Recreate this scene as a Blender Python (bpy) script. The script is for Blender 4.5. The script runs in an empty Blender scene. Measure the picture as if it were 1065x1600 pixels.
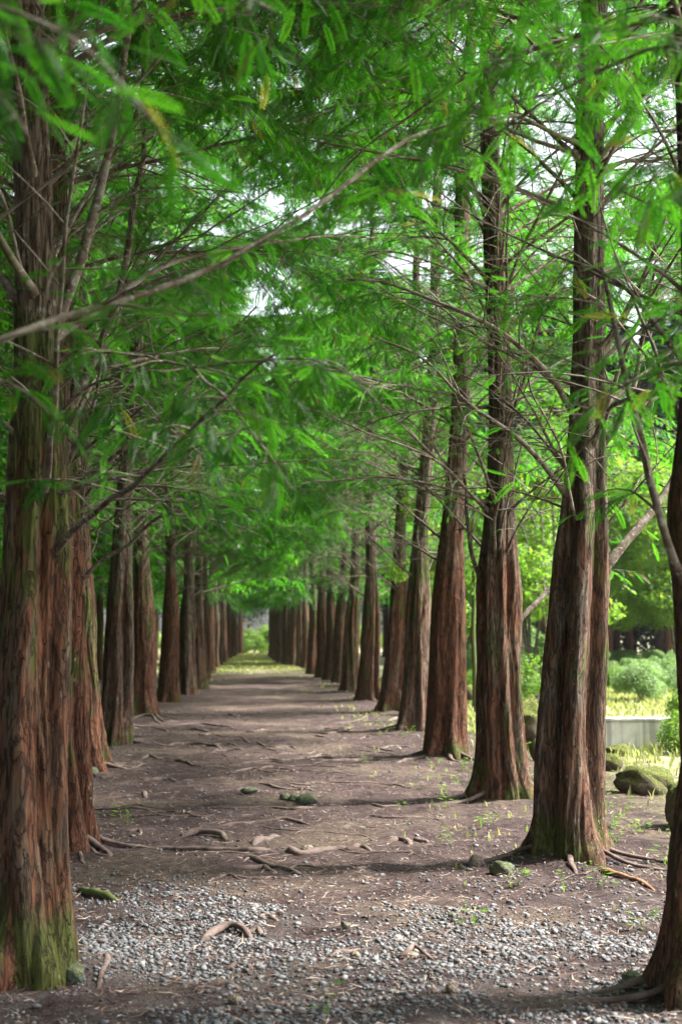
import bpy, math, random
import numpy as np
from mathutils import Matrix, Vector, Euler

# ------------------------------------------------------------------ camera, sky, sun, exposure
SC = bpy.context.scene
COL = SC.collection
FPX, CAM_H = 2222.0, 1.6                        # focal length in photo pixels, eye height
PITCH = math.atan2(985 - 800, FPX)              # horizon row of the photo is 985
YAW = math.atan(132.5 / FPX * math.cos(PITCH))  # the avenue runs along +Y and vanishes at x = 400
cam_d = bpy.data.cameras.new('camera')
cam = bpy.data.objects.new('camera', cam_d)
COL.objects.link(cam)
cam.location = (0, 0, CAM_H)
cam.rotation_euler = (math.pi / 2 + PITCH, 0, -YAW)
cam_d.sensor_fit = 'VERTICAL'
cam_d.sensor_height = 36
cam_d.lens = FPX / 1600 * 36
cam_d.clip_start, cam_d.clip_end = 0.05, 2000
cam_d.dof.use_dof = True
cam_d.dof.focus_distance = 9.5
cam_d.dof.aperture_fstop = 2.7
SC.camera = cam

SUN_EL, SUN_AZ = 50.0, 84.0                     # azimuth clockwise from +Y: light comes from the meadow side
W = bpy.data.worlds.new('World')
SC.world = W
W.use_nodes = True
wn = W.node_tree
sky = wn.nodes.new('ShaderNodeTexSky')
sky.sky_type = 'NISHITA'
sky.sun_disc = False
sky.sun_elevation = math.radians(SUN_EL)
sky.sun_rotation = math.radians(SUN_AZ)
sky.air_density = 0.7
sky.dust_density = 4.0
sky.ozone_density = 1.0
hs = wn.nodes.new('ShaderNodeHueSaturation')     # thin bright overcast: a whiter sky
hs.inputs['Saturation'].default_value = 0.35
wn.links.new(sky.outputs[0], hs.inputs['Color'])
wn.links.new(hs.outputs[0], wn.nodes['Background'].inputs[0])
wn.nodes['Background'].inputs[1].default_value = 0.10
sun_d = bpy.data.lights.new('sun', 'SUN')
sun = bpy.data.objects.new('sun', sun_d)
COL.objects.link(sun)
sun_d.energy = 3.4
sun_d.angle = math.radians(7)
sun_d.color = (1.0, 0.95, 0.86)
_a, _e = math.radians(SUN_AZ), math.radians(SUN_EL)
_dir = Vector((math.sin(_a) * math.cos(_e), math.cos(_a) * math.cos(_e), math.sin(_e)))
sun.rotation_euler = _dir.to_track_quat('Z', 'Y').to_euler()
sun.location = (0, 0, 40)
SC.view_settings.view_transform = 'Standard'
SC.view_settings.look = 'None'
SC.view_settings.gamma = 1
SC.view_settings.exposure = 2.6
SC.cycles.max_bounces = 8
SC.cycles.diffuse_bounces = 4
SC.cycles.transmission_bounces = 5
SC.cycles.use_denoising = True
SC.cycles.caustics_reflective = False
SC.cycles.caustics_refractive = False

# ------------------------------------------------------------------ pixel rays (photo pixels, 1065 x 1600)
_M = cam.rotation_euler.to_matrix()
def ray(x, y):
    return _M @ Vector(((x - 532.5) / FPX, -(y - 800) / FPX, -1.0))
def at(x, y, d):                                # a point d metres down the avenue
    p = ray(x, y)
    p = p * (d / p.y)
    return np.array((p.x, p.y, p.z + CAM_H))
def gpt(x, y):                                  # the ground point seen at a pixel
    r = ray(x, y)
    t = CAM_H / -r.z
    for _ in range(4):
        t = (CAM_H - gz(r.x * t, r.y * t)) / -r.z
    return np.array((r.x * t, r.y * t, gz(r.x * t, r.y * t)))

# ------------------------------------------------------------------ noise
_tab = np.random.default_rng(7).random((256, 256)).astype(np.float64)
def vn(u, v, seed=0, pu=None):
    u = np.asarray(u, float) + (0 if pu else seed * 17.31)
    v = np.asarray(v, float) + seed * 9.77
    iu, iv = np.floor(u).astype(int), np.floor(v).astype(int)
    fu, fv = u - iu, v - iv
    fu, fv = fu * fu * (3 - 2 * fu), fv * fv * (3 - 2 * fv)
    m = pu if pu else 256
    a, b = (iu % m + (seed * 31 if pu else 0)) % 256, ((iu + 1) % m + (seed * 31 if pu else 0)) % 256
    c, d = iv % 256, (iv + 1) % 256
    return (_tab[a, c] * (1 - fu) + _tab[b, c] * fu) * (1 - fv) + (_tab[a, d] * (1 - fu) + _tab[b, d] * fu) * fv
def fbm(u, v, seed=0, o=3):
    return sum(vn(u * 2 ** k, v * 2 ** k, seed + k) * 0.5 ** k for k in range(o)) / (2 - 0.5 ** (o - 1))
FEET = []
for _x, _y in ((1128, 1545), (889, 1350), (787, 1253), (697, 1184), (646, 1142), (612, 1112), (576, 1092), (50, 1525), (92, 1318), (133, 1206), (178, 1163), (222, 1126), (265, 1095)):
    _r = ray(_x, _y); FEET.append((_r.x * CAM_H / -_r.z, _r.y * CAM_H / -_r.z))
def gz(x, y):
    m = 0
    for fx, fy in FEET:                          # soil and litter heaped round the trunks
        d2 = (np.asarray(x) - fx) ** 2 + (np.asarray(y) - fy) ** 2
        m = m + .085 * np.exp(-d2 / .16) * (.5 + vn(np.asarray(x) * 5, np.asarray(y) * 5, 15))
    z = 0.10 * (fbm(np.asarray(x) * .35, np.asarray(y) * .35, 3) - .5) + 0.05 * (fbm(np.asarray(x) * 1.6, np.asarray(y) * 1.6, 5) - .5)
    z = z + 0.030 * (vn(np.asarray(x) * 4.5, np.asarray(y) * 4.5, 6) - .5) + 0.014 * (vn(np.asarray(x) * 9, np.asarray(y) * 9, 8) - .5)
    z = z + m
    return z if np.ndim(z) else float(z)

# ------------------------------------------------------------------ mesh helpers
def mesh_np(name, V, tris=None, quads=None, smooth=True, attrs=None, mat=None):
    V = np.asarray(V, np.float32)
    me = bpy.data.meshes.new(name)
    nt = 0 if tris is None else len(tris)
    nq = 0 if quads is None else len(quads)
    me.vertices.add(len(V))
    me.vertices.foreach_set('co', V.ravel())
    idx = []
    if nt: idx.append(np.asarray(tris).ravel())
    if nq: idx.append(np.asarray(quads).ravel())
    idx = np.concatenate(idx).astype(np.int32)
    me.loops.add(len(idx))
    me.loops.foreach_set('vertex_index', idx)
    st = np.concatenate([np.arange(nt) * 3, nt * 3 + np.arange(nq) * 4]).astype(np.int32)
    me.polygons.add(nt + nq)
    me.polygons.foreach_set('loop_start', st)
    if smooth:
        me.polygons.foreach_set('use_smooth', np.ones(nt + nq, bool))
    for k, a in (attrs or {}).items():
        at_ = me.attributes.new(k, 'FLOAT', 'POINT')
        at_.data.foreach_set('value', np.asarray(a, np.float32))
    if mat: me.materials.append(mat)
    me.update()
    return me
def ob(name, data, parent=None, loc=None):
    o = bpy.data.objects.new(name, data)
    COL.objects.link(o)
    if parent: o.parent = parent
    if loc is not None: o.location = loc
    return o
def thing(o, label, cat, group=None):
    o['label'] = label
    o['category'] = cat
    if group: o['group'] = group
    return o
def nrm(v):
    return v / (np.linalg.norm(v, axis=-1, keepdims=True) + 1e-9)

def tube(pts, rad, n=6, squash=None):
    pts, rad = np.asarray(pts, float), np.asarray(rad, float)
    T = nrm(np.gradient(pts, axis=0))
    ref = np.array((0.3, 0.1, 1.0)) if abs(T[:, 2]).mean() < .8 else np.array((1.0, .2, 0.1))
    A = nrm(np.cross(T, ref)); B = np.cross(A, T)
    th = np.arange(n) * 2 * math.pi / n
    V = pts[:, None] + rad[:, None, None] * (np.cos(th)[None, :, None] * A[:, None] + (squash or 1) * np.sin(th)[None, :, None] * B[:, None])
    m = len(pts)
    i, j = np.meshgrid(np.arange(m - 1), np.arange(n), indexing='ij')
    a = i * n + j; b = i * n + (j + 1) % n
    Q = np.stack([a, b, b + n, a + n], -1).reshape(-1, 4)
    return V.reshape(-1, 3), Q
def join(parts):
    Vs, Qs, k = [], [], 0
    for V, Q in parts:
        Vs.append(V); Qs.append(Q + k); k += len(V)
    return np.concatenate(Vs), np.concatenate(Qs)
def resample(p, n):
    p = np.asarray(p, float)
    s = np.concatenate([[0], np.cumsum(np.linalg.norm(np.diff(p, axis=0), axis=1))])
    q = np.linspace(0, s[-1], n)
    out = np.stack([np.interp(q, s, p[:, k]) for k in range(3)], 1)
    for _ in range(2):                           # soften the corners
        out[1:-1] = .25 * out[:-2] + .5 * out[1:-1] + .25 * out[2:]
    return out, s[-1]

# ------------------------------------------------------------------ materials
def mat(name):
    m = bpy.data.materials.new(name)
    m.use_nodes = True
    nt = m.node_tree
    nt.nodes.clear()
    return m, N(nt)
class N:
    def __init__(s, nt): s.nt = nt
    def n(s, t, **kw):
        x = s.nt.nodes.new('ShaderNode' + t)
        for k, v in kw.items(): setattr(x, k, v)
        return x
    def l(s, a, b): s.nt.links.new(a, b)
    def val(s, sock, v):
        if hasattr(v, 'is_output') or isinstance(v, bpy.types.NodeSocket): s.l(v, sock)
        else: sock.default_value = v
    def coord(s, scale=(1, 1, 1), kind='Object', off=None):
        c = s.n('TexCoord'); m = s.n('Mapping')
        s.l(c.outputs[kind], m.inputs[0]); m.inputs['Scale'].default_value = scale
        if off is not None: s.val(m.inputs['Location'], off)
        return m.outputs[0]
    def noise(s, vec, scale=1, detail=4, rough=.55, dist=0):
        x = s.n('TexNoise'); s.l(vec, x.inputs['Vector'])
        x.inputs['Scale'].default_value = scale; x.inputs['Detail'].default_value = detail
        x.inputs['Roughness'].default_value = rough; x.inputs['Distortion'].default_value = dist
        return x.outputs[0]
    def math(s, op, a, b=0.0, c=None, clamp=False):
        x = s.n('Math', operation=op); x.use_clamp = clamp
        s.val(x.inputs[0], a); s.val(x.inputs[1], b)
        if c is not None: s.val(x.inputs[2], c)
        return x.outputs[0]
    def rng(s, v, a, b, lo=0.0, hi=1.0):
        x = s.n('MapRange', interpolation_type='SMOOTHSTEP')
        s.val(x.inputs[0], v)
        for k, q in zip((1, 2, 3, 4), (a, b, lo, hi)): s.val(x.inputs[k], q)
        return x.outputs[0]
    def mix(s, f, a, b, mode='MIX'):
        x = s.n('Mix', data_type='RGBA', blend_type=mode)
        s.val(x.inputs[0], f)
        for k, q in ((6, a), (7, b)):
            if isinstance(q, tuple): x.inputs[k].default_value = (*q, 1)
            else: s.l(q, x.inputs[k])
        return x.outputs[2]
    def ramp(s, f, stops):
        x = s.n('ValToRGB'); s.l(f, x.inputs[0])
        e = x.color_ramp.elements
        while len(e) < len(stops): e.new(.5)
        for k, (p, c) in enumerate(stops): e[k].position = p; e[k].color = (*c, 1)
        return x.outputs[0]
    def attr(s, name, kind='GEOMETRY'):
        x = s.n('Attribute', attribute_name=name, attribute_type=kind)
        return x.outputs['Fac']
    def bump(s, h, strength=.5, dist=.01, nrm=None):
        x = s.n('Bump'); x.inputs['Strength'].default_value = strength; x.inputs['Distance'].default_value = dist
        s.l(h, x.inputs['Height'])
        if nrm: s.l(nrm, x.inputs['Normal'])
        return x.outputs[0]
    def princ(s, col, rough=.8, spec=.3, normal=None):
        x = s.n('BsdfPrincipled')
        if isinstance(col, tuple): x.inputs['Base Color'].default_value = (*col, 1)
        else: s.l(col, x.inputs['Base Color'])
        s.val(x.inputs['Roughness'], rough); x.inputs['Specular IOR Level'].default_value = spec
        if normal: s.l(normal, x.inputs['Normal'])
        return x.outputs[0]
    def out(s, sh):
        o = s.n('OutputMaterial'); s.l(sh, o.inputs[0])

def bark_material(name, red=(.165, .066, .035), grey=(.145, .112, .080), dark=(.035, .018, .013)):
    m, n = mat(name)
    r = n.n('ObjectInfo').outputs['Random']
    off = n.n('CombineXYZ')
    for k, f in enumerate((13.0, 27.0, 41.0)): n.l(n.math('MULTIPLY', r, f), off.inputs[k])
    fine = n.coord((22, 22, 2.6), off=off.outputs[0]); mid = n.coord((6, 6, 1.2), off=off.outputs[0]); iso = n.coord((1, 1, .6), off=off.outputs[0])
    f1 = n.noise(fine, 1.6, 6, .65, .6); f2 = n.noise(mid, 1.0, 5, .6, .8); f3 = n.noise(iso, 2.2, 4, .6)
    ridge = n.attr('ridge')
    g = n.math('ADD', n.math('MULTIPLY', f2, .9), n.math('MULTIPLY', ridge, .55))
    g = n.math('ADD', g, n.math('MULTIPLY', n.math('SUBTRACT', r, .5), .25))
    zz = n.n('SeparateXYZ'); n.l(n.n('TexCoord').outputs['Object'], zz.inputs[0])
    g = n.math('ADD', g, n.rng(zz.outputs[2], 1.7, 3.2, -.06, .30))
    fl = n.noise(n.coord((9, 9, 5), off=off.outputs[0]), 1.2, 4, .6)
    g = n.math('ADD', g, n.math('MULTIPLY', n.math('SUBTRACT', fl, .5), .5))
    c = n.mix(n.rng(g, .60, 1.02), red, grey)
    c = n.mix(n.rng(f1, .38, .53, .88, 0), c, dark)
    c = n.mix(n.rng(f1, .58, .78, 0, .4), c, (.22, .165, .12))
    # moss: from the ground up, in patches, in the old grey bark
    amt = n.attr('moss_amount', 'OBJECT')
    z = n.n('SeparateXYZ'); n.l(n.n('TexCoord').outputs['Object'], z.inputs[0])
    hz = n.rng(n.math('ADD', z.outputs[2], n.math('MULTIPLY', n.math('SUBTRACT', f2, .5), 1.5)), 0.0, .8, .15, 0.0)
    up = n.math('MULTIPLY', n.rng(z.outputs[2], .9, 2.0), n.rng(z.outputs[2], 2.2, 4.2, .10, 0))
    mm = n.math('ADD', n.math('ADD', f3, n.math('MULTIPLY', n.math('SUBTRACT', f2, .5), 1.0)), n.math('MULTIPLY', n.math('MULTIPLY', n.math('ADD', hz, up), amt), n.rng(n.noise(mid, .55, 3), .36, .60, .25, 1.25)))
    mossf = n.rng(mm, .60, .76, 0, .85)
    c = n.mix(mossf, c, n.mix(n.noise(iso, 30, 3), (.035, .052, .010), (.105, .135, .022)))
    lich = n.math('MULTIPLY', n.rng(n.noise(n.coord((1, 1, .45)), 34, 3, .6), .60, .68), n.rng(n.noise(iso, 3.1, 3), .50, .64, 0, .7))
    c = n.mix(lich, c, (.33, .36, .30))
    cr = n.noise(n.coord((14, 14, 2.4), off=off.outputs[0]), 1.3, 5, .6, 1.2)       # thin cracks between the fibres
    crack = n.rng(n.math('ABSOLUTE', n.math('SUBTRACT', cr, .5)), .0, .045, 1, 0)
    c = n.mix(n.math('MULTIPLY', crack, .6), c, tuple(k * .6 for k in dark))
    f4 = n.noise(n.coord((80, 80, 7), off=off.outputs[0]), 1.0, 3, .6)
    c = n.mix(n.rng(f4, .35, .65, .35, 0), c, dark)
    h = n.math('ADD', n.math('ADD', n.math('MULTIPLY', f1, 1.0), n.math('MULTIPLY', f2, .8)), n.math('SUBTRACT', n.math('MULTIPLY', f4, .35), n.math('MULTIPLY', crack, .6)))
    n.out(n.princ(c, .88, .2, n.bump(h, 1.0, .03)))
    return m
M_BARK = bark_material('redwood_bark')
M_BARK_PALE = bark_material('weathered_redwood_bark', (.165, .076, .045), (.18, .145, .112), (.04, .024, .018))

def limb_material():
    m, n = mat('limb_bark')
    c = n.coord((1, 1, 1)); a = n.noise(c, 14, 4); b = n.noise(c, 55, 3)
    col = n.mix(n.rng(a, .38, .62), (.075, .05, .036), (.175, .15, .125))
    col = n.mix(n.rng(n.noise(c, 38, 3), .57, .66, 0, .75), col, (.30, .31, .27))
    col = n.mix(n.rng(n.noise(c, 6, 3), .58, .7, 0, .6), col, (.07, .085, .02))
    n.out(n.princ(col, .85, .2, n.bump(b, .5, .006)))
    return m
M_LIMB = limb_material()

def leaf_material(name, a, b, ta, tb, trans=.5, spec=.3, rough=.45):
    m, n = mat(name)
    t = n.attr('tint'); r = n.n('ObjectInfo').outputs['Random']
    f = n.math('ADD', n.math('MULTIPLY', t, .75), n.math('MULTIPLY', r, .25))
    old = n.rng(t, .955, .975)
    p = n.princ(n.mix(n.math('MULTIPLY', old, .8), n.mix(f, a, b), (.15, .10, .03)), rough, spec)
    tr = n.n('BsdfTranslucent'); n.l(n.mix(n.math('MULTIPLY', old, .7), n.mix(f, ta, tb), (.30, .22, .04)), tr.inputs[0])
    x = n.n('MixShader'); x.inputs[0].default_value = trans
    n.l(p, x.inputs[1]); n.l(tr.outputs[0], x.inputs[2])
    n.out(x.outputs[0])
    return m
M_LEAF = leaf_material('redwood_needles', (.013, .060, .012), (.034, .098, .015), (.026, .185, .008), (.115, .390, .014), .60, .22)
M_SHRUB = leaf_material('shrub_leaves', (.050, .110, .022), (.085, .150, .030), (.16, .34, .025), (.28, .50, .045))
M_DARKLEAF = leaf_material('conifer_needles', (.012, .034, .022), (.022, .050, .030), (.012, .04, .018), (.022, .06, .024), .25)
M_GRASS = leaf_material('grass_blades', (.12, .165, .04), (.28, .28, .12), (.22, .32, .06), (.42, .43, .14))
M_BANK = leaf_material('pale_bank_leaves', (.095, .170, .060), (.17, .235, .10), (.16, .32, .08), (.28, .46, .14))

def ground_material():
    m, n = mat('ground_surface')
    c = n.coord(); xyz = n.n('SeparateXYZ'); n.l(c, xyz.inputs[0])
    X, Y = xyz.outputs[0], xyz.outputs[1]
    big = n.noise(c, .7, 4); mid = n.noise(c, 3.2, 5, .65); fine = n.noise(c, 26, 5, .7); vf = n.noise(c, 95, 4, .7)
    lit = n.mix(n.rng(mid, .35, .65), (.034, .021, .021), (.084, .056, .056))
    lit = n.mix(n.rng(fine, .52, .70, 0, .75), lit, (.140, .102, .094))
    lit = n.mix(n.rng(vf, .40, .52, .75, 0), lit, (.026, .016, .014))
    lit = n.mix(n.rng(vf, .60, .72, 0, .6), lit, (.21, .155, .135))
    soil = n.mix(n.rng(fine, .4, .62), (.09, .066, .05), (.17, .13, .10))
    base = n.mix(n.rng(big, .48, .62, 0, .7), lit, soil)
    # worn fine grit where the gravel has been spread
    gd = n.math('ADD', Y, n.math('MULTIPLY', big, 5.0))
    vo = n.n('TexVoronoi'); n.l(n.coord((1, 1, 1)), vo.inputs['Vector']); vo.inputs['Scale'].default_value = 75
    bw = n.n('RGBToBW'); n.l(vo.outputs['Color'], bw.inputs[0])
    grit = n.mix(bw.outputs[0], (.06, .052, .05), (.185, .175, .172))
    grit = n.mix(n.rng(vo.outputs['Distance'], .42, .62, 0, .85), grit, (.035, .027, .025))
    base = n.mix(n.math('MULTIPLY', n.rng(gd, 11.6, 9.6), n.rng(mid, .42, .58, .0, .6)), base, grit)
    # grass beyond the meadow-side row and at the open end
    gx = n.math('ADD', X, n.math('MULTIPLY', n.math('SUBTRACT', mid, .5), 2.6))
    gr = n.mix(n.rng(fine, .35, .65), (.13, .155, .045), (.28, .27, .12))
    dry = n.mix(n.rng(mid, .4, .6), gr, (.50, .47, .34))
    f1 = n.rng(gx, 3.0, 5.2)
    gy = n.math('ADD', Y, n.math('MULTIPLY', n.math('SUBTRACT', mid, .5), 16.0))
    f2 = n.math('MULTIPLY', n.rng(gy, 46, 66, 0, .8), n.rng(fine, .3, .5, .45, 1))
    base = n.mix(f2, base, gr)
    base = n.mix(f1, base, n.mix(n.rng(X, 3.2, 5.5), gr, dry))
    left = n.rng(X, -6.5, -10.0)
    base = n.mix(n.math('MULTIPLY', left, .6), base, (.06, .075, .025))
    h = n.math('ADD', n.math('MULTIPLY', fine, 1.0), n.math('MULTIPLY', vf, .5))
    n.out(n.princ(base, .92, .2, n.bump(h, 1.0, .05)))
    return m
M_GROUND = ground_material()

def tint_material(name, a, b, c=None, rough=.75, spec=.3, bumps=60):
    m, n = mat(name)
    t = n.attr('tint')
    v = n.noise(n.coord(), bumps, 4)
    col = n.ramp(t, [(0, a), (.6, b), (1, c or b)])
    col = n.mix(n.rng(v, .3, .7, .35, 0), col, tuple(k * .45 for k in a))
    n.out(n.princ(col, rough, spec, n.bump(v, .35, .004)))
    return m
M_PEB = tint_material('gravel', (.055, .058, .066), (.155, .16, .172), (.30, .285, .265), .7, .3, 90)
M_LIT = tint_material('needle_litter', (.035, .020, .017), (.15, .088, .07), (.42, .35, .29), .85)

def stone_material(name, base, pale, moss):
    m, n = mat(name)
    c = n.coord(); a = n.noise(c, 6, 5, .6); b = n.noise(c, 40, 4, .7)
    col = n.mix(n.rng(a, .35, .65), base, pale)
    g = n.n('NewGeometry'); s = n.n('SeparateXYZ'); n.l(g.outputs['Normal'], s.inputs[0])
    mf = n.math('MULTIPLY', n.rng(n.math('ADD', n.math('MULTIPLY', s.outputs[2], .4), a), .45, .75), moss)
    col = n.mix(mf, col, n.mix(n.rng(b, .35, .65), (.05, .066, .012), (.15, .17, .03)))
    n.out(n.princ(col, .9, .25, n.bump(n.math('ADD', a, b), 1.0, .06)))
    return m
M_ROCK = stone_material('grey_rock', (.10, .095, .085), (.24, .22, .20), .25)
M_MOSSROCK = stone_material('mossy_rock', (.085, .070, .045), (.17, .13, .09), 1.0)
M_GREENROCK = stone_material('algae_rock', (.085, .10, .085), (.15, .17, .13), .45)
M_TANROCK = stone_material('tan_rock', (.20, .155, .115), (.34, .28, .22), .0)

def root_material(name, a, b, moss):
    m, n = mat(name)
    c = n.coord(); p = n.noise(c, 9, 4); q = n.noise(c, 70, 4, .7)
    col = n.mix(n.rng(p, .35, .65), a, b)
    col = n.mix(n.rng(q, .5, .7, 0, .5), col, tuple(k * .4 for k in a))
    col = n.mix(n.rng(n.noise(c, 5, 3), .62 - moss, .75 - moss, 0, .8), col, (.07, .09, .02))
    n.out(n.princ(col, .85, .2, n.bump(q, .7, .008)))
    return m
M_ROOT = root_material('root_bark', (.062, .042, .035), (.145, .108, .096), -.06)
M_MOSSROOT = root_material('mossy_wood', (.07, .065, .04), (.12, .115, .08), .3)
M_REDWOOD = root_material('torn_red_bark', (.17, .075, .04), (.27, .15, .09), -.2)

def concrete_material():
    m, n = mat('stained_concrete')
    st = n.noise(n.coord((5, 5, .25)), 1.4, 4, .6); p = n.noise(n.coord(), 7, 5)
    col = n.mix(n.rng(p, .35, .65), (.60, .585, .575), (.74, .72, .70))
    col = n.mix(n.rng(st, .46, .62, 0, .7), col, (.30, .28, .285))
    n.out(n.princ(col, .9, .2, n.bump(p, .3, .01)))
    return m
M_CONC = concrete_material()

# ------------------------------------------------------------------ ground sheet
def build_ground():
    def axis(a, b, fine, lo, hi):
        inner = np.arange(a, b, fine)
        k = 1.16 ** np.arange(0, 60)
        step = np.cumsum(fine * k)
        up = b + step; dn = a - step
        return np.concatenate([[lo], dn[dn > lo][::-1], inner, up[up < hi], [hi]])
    xs = axis(-3.2, 4.6, .055, -420, 420)
    ys = axis(4.6, 24, .06, -300, 700)
    X, Y = np.meshgrid(xs, ys, indexing='ij')
    Z = gz(X, Y)
    V = np.stack([X, Y, Z], -1).reshape(-1, 3)
    nx, ny = len(xs), len(ys)
    i, j = np.meshgrid(np.arange(nx - 1), np.arange(ny - 1), indexing='ij')
    a = i * ny + j
    Q = np.stack([a, a + ny, a + ny + 1, a + 1], -1).reshape(-1, 4)
    o = ob('ground', mesh_np('ground', V, quads=Q, mat=M_GROUND))
    o['kind'] = 'structure'
build_ground()

# ------------------------------------------------------------------ feathery fronds
def frond_template(kind, droop, seed):
    r = np.random.default_rng(seed)
    V, F = [], []
    def p(x, y, z=0): V.append((x, y, z - droop * x * x - .25 * abs(y))); return len(V) - 1
    if kind == 'needle':
        np_ = 11
        for i in range(np_):
            x = .08 + .86 * i / (np_ - 1)
            l = .165 * min(1, .55 + 2.2 * (i / np_)) * (1 - .55 * max(0, i / np_ - .55) / .45) * r.uniform(.9, 1.1)
            for s in (-1, 1):
                w = .040
                a = p(x, 0); b = p(x + .45 * l - w * .3, s * l * .5 ); c = p(x + .55 * l, s * l); d = p(x + .45 * l + w * 1.5, s * l * .5)
                F += [(a, b, c), (a, c, d)]
        a, b, c, d = p(0, -.008), p(0, .008), p(.98, -.004), p(.98, .004)
        F += [(a, c, b), (b, c, d)]
    else:
        n = 5 if kind == 'mid' else 3
        w = .165 if kind == 'mid' else .19
        cs = [p(x, 0) for x in np.linspace(0, 1, n + 1)]
        for i in range(n):
            x = (i + .75) / n
            l = w * (1 if 0 < i < n - 1 else .75)
            for s in (-1, 1):
                o_ = p(min(x + .08, 1), s * l)
                F.append((cs[i], o_, cs[i + 1]) if s < 0 else (cs[i], cs[i + 1], o_))
    return np.array(V), np.array(F)
TEMPL = {k: [frond_template(k, d, i) for i, d in enumerate((.08, .2, .34, .5))] for k in ('needle', 'mid', 'far')}

def fronds_mesh(name, fr, kind, material=None):
    """fr: dict of arrays o (origin), x (direction), n (normal), l (length), t (tint)"""
    o, x, n, l, t = fr
    x = nrm(x); y = nrm(np.cross(n, x)); z = np.cross(x, y)
    Vs, Fs, Ts, k = [], [], [], 0
    pick = np.arange(len(o)) % 4
    for q in range(4):
        s = pick == q
        V, F = TEMPL[kind][q]
        m = s.sum()
        if not m: continue
        B = np.stack([x[s], y[s], z[s]], 1) * l[s][:, None, None]          # m,3(axis),3
        P = np.einsum('va,mac->mvc', V, B) + o[s][:, None]
        Vs.append(P.reshape(-1, 3))
        Fs.append((F[None] + (np.arange(m) * len(V))[:, None, None] + k).reshape(-1, 3))
        Ts.append(np.repeat(t[s], len(V)))
        k += m * len(V)
    return mesh_np(name, np.concatenate(Vs), tris=np.concatenate(Fs), smooth=False, attrs={'tint': np.concatenate(Ts)}, mat=material or M_LEAF)

def grow(rng, pts, r0, r1, t0=.3, step=.12, l2=.75, fstep=.042, flen=.115, tert=True, droop=.35, sides=5, hang=.35, bare=.35, inner=0.0):
    """a branch along pts: its wood (main stem, side twigs) and its fronds"""
    n = max(8, int(len(pts) * 1.0))
    P, L = resample(pts, max(22, n))
    _s = np.linspace(0, L * 1.6, len(P)); _k = int(rng.integers(200)); _w = np.clip(np.linspace(0, 6, len(P)), 0, 1) * .045
    P = P + np.stack([(vn(_s, _s * 0 + c_, _k) - .5) * _w for c_ in (1, 5, 9)], 1) + np.stack([(vn(_s * 3, _s * 0 + c_, _k) - .5) * _w * .4 for c_ in (2, 6, 10)], 1)
    m = len(P)
    R = r0 + (r1 - r0) * np.linspace(0, 1, m) ** .8
    R = R * (1 + .9 * np.exp(-np.linspace(0, L, m) / .09)) * (1 + .22 * (vn(np.linspace(0, L * 5, m), np.zeros(m), int(rng.integers(90))) - .5))
    parts = [tube(P, R, sides)]
    O, X, Nn, Ls, Ts = [], [], [], [], []
    def frond(p, d, nr, l):
        O.append(p); X.append(d); Nn.append(nr); Ls.append(l); Ts.append(rng.random())
    UP = np.array((0, 0, 1.0))
    def twig(p0, d, length, r, depth, leafy=True):
        k = 6
        q = [p0]; dd = d.copy(); seg = length / (k - 1)
        for i in range(k - 1):
            dd = nrm(dd + np.array((rng.normal(0, .10), rng.normal(0, .10), rng.normal(0, .08) - droop * seg * 1.6)))
            q.append(q[-1] + dd * seg)
        q = np.array(q)
        parts.append(tube(q, np.linspace(r, r * .4, k), 3))
        ns = max(2, int(length / fstep))
        sd = 1
        for i in range(ns):
            t = (i + .5 + rng.uniform(-.3, .3)) / ns
            if (t < bare and depth == 0) or not leafy: continue
            f = t * (k - 1); i0 = min(int(f), k - 2)
            p = q[i0] + (q[i0 + 1] - q[i0]) * (f - i0)
            td = nrm(q[i0 + 1] - q[i0])
            sv = nrm(np.cross(td, UP)) * sd; sd = -sd
            a = math.radians(rng.uniform(38, 72))
            fd = nrm(td * math.cos(a) + sv * math.sin(a) + np.array((0, 0, rng.uniform(-hang * 1.6, .15))))
            nr = nrm(UP * .9 + rng.normal(0, .38, 3))
            frond(p, fd, nr, flen * rng.uniform(.7, 1.3))
            if tert and depth == 0 and rng.random() < .16 and t < .85:
                twig(p, nrm(fd + td * .5), length * rng.uniform(.25, .5), r * .5, 1)
        if leafy: frond(q[-1], nrm(q[-1] - q[-2]), UP + rng.normal(0, .3, 3), flen * rng.uniform(.9, 1.4))
    s = t0 * L; side = 1
    while s < L * .985:
        f = s / L * (m - 1); i0 = min(int(f), m - 2)
        p = P[i0] + (P[i0 + 1] - P[i0]) * (f - i0)
        td = nrm(P[i0 + 1] - P[i0])
        t = s / L
        sv = nrm(np.cross(td, UP)) * side
        a = math.radians(rng.uniform(38, 68))
        d = nrm(td * math.cos(a) + sv * math.sin(a) + np.array((0, 0, rng.uniform(-.25, .3))))
        ln = l2 * (.35 + .65 * math.sin(math.pi * min(1, .25 + .72 * t))) * rng.uniform(.55, 1.25)
        twig(p, d, ln, max(.0026, min(R[i0] * .55, .008)), 0, t > inner * rng.uniform(.7, 1.2))
        side = -side
        s += step * rng.uniform(.6, 1.4)
    V, Q = join(parts)
    return (V, Q), (np.array(O), np.array(X), np.array(Nn), np.array(Ls), np.array(Ts))

def arch(rng, L, elev, fall):
    """a limb that leaves the trunk along +X, climbs and arches over"""
    pts = [np.zeros(3)]; k = 16; az = 0.0
    for i in range(k):
        t = i / (k - 1)
        e = math.radians(elev - fall * t ** 1.3) + rng.normal(0, .11)
        az += rng.normal(0, .11)
        pts.append(pts[-1] + np.array((math.cos(az) * math.cos(e), math.sin(az) * math.cos(e), math.sin(e))) * L / k)
    return np.array(pts)

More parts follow.
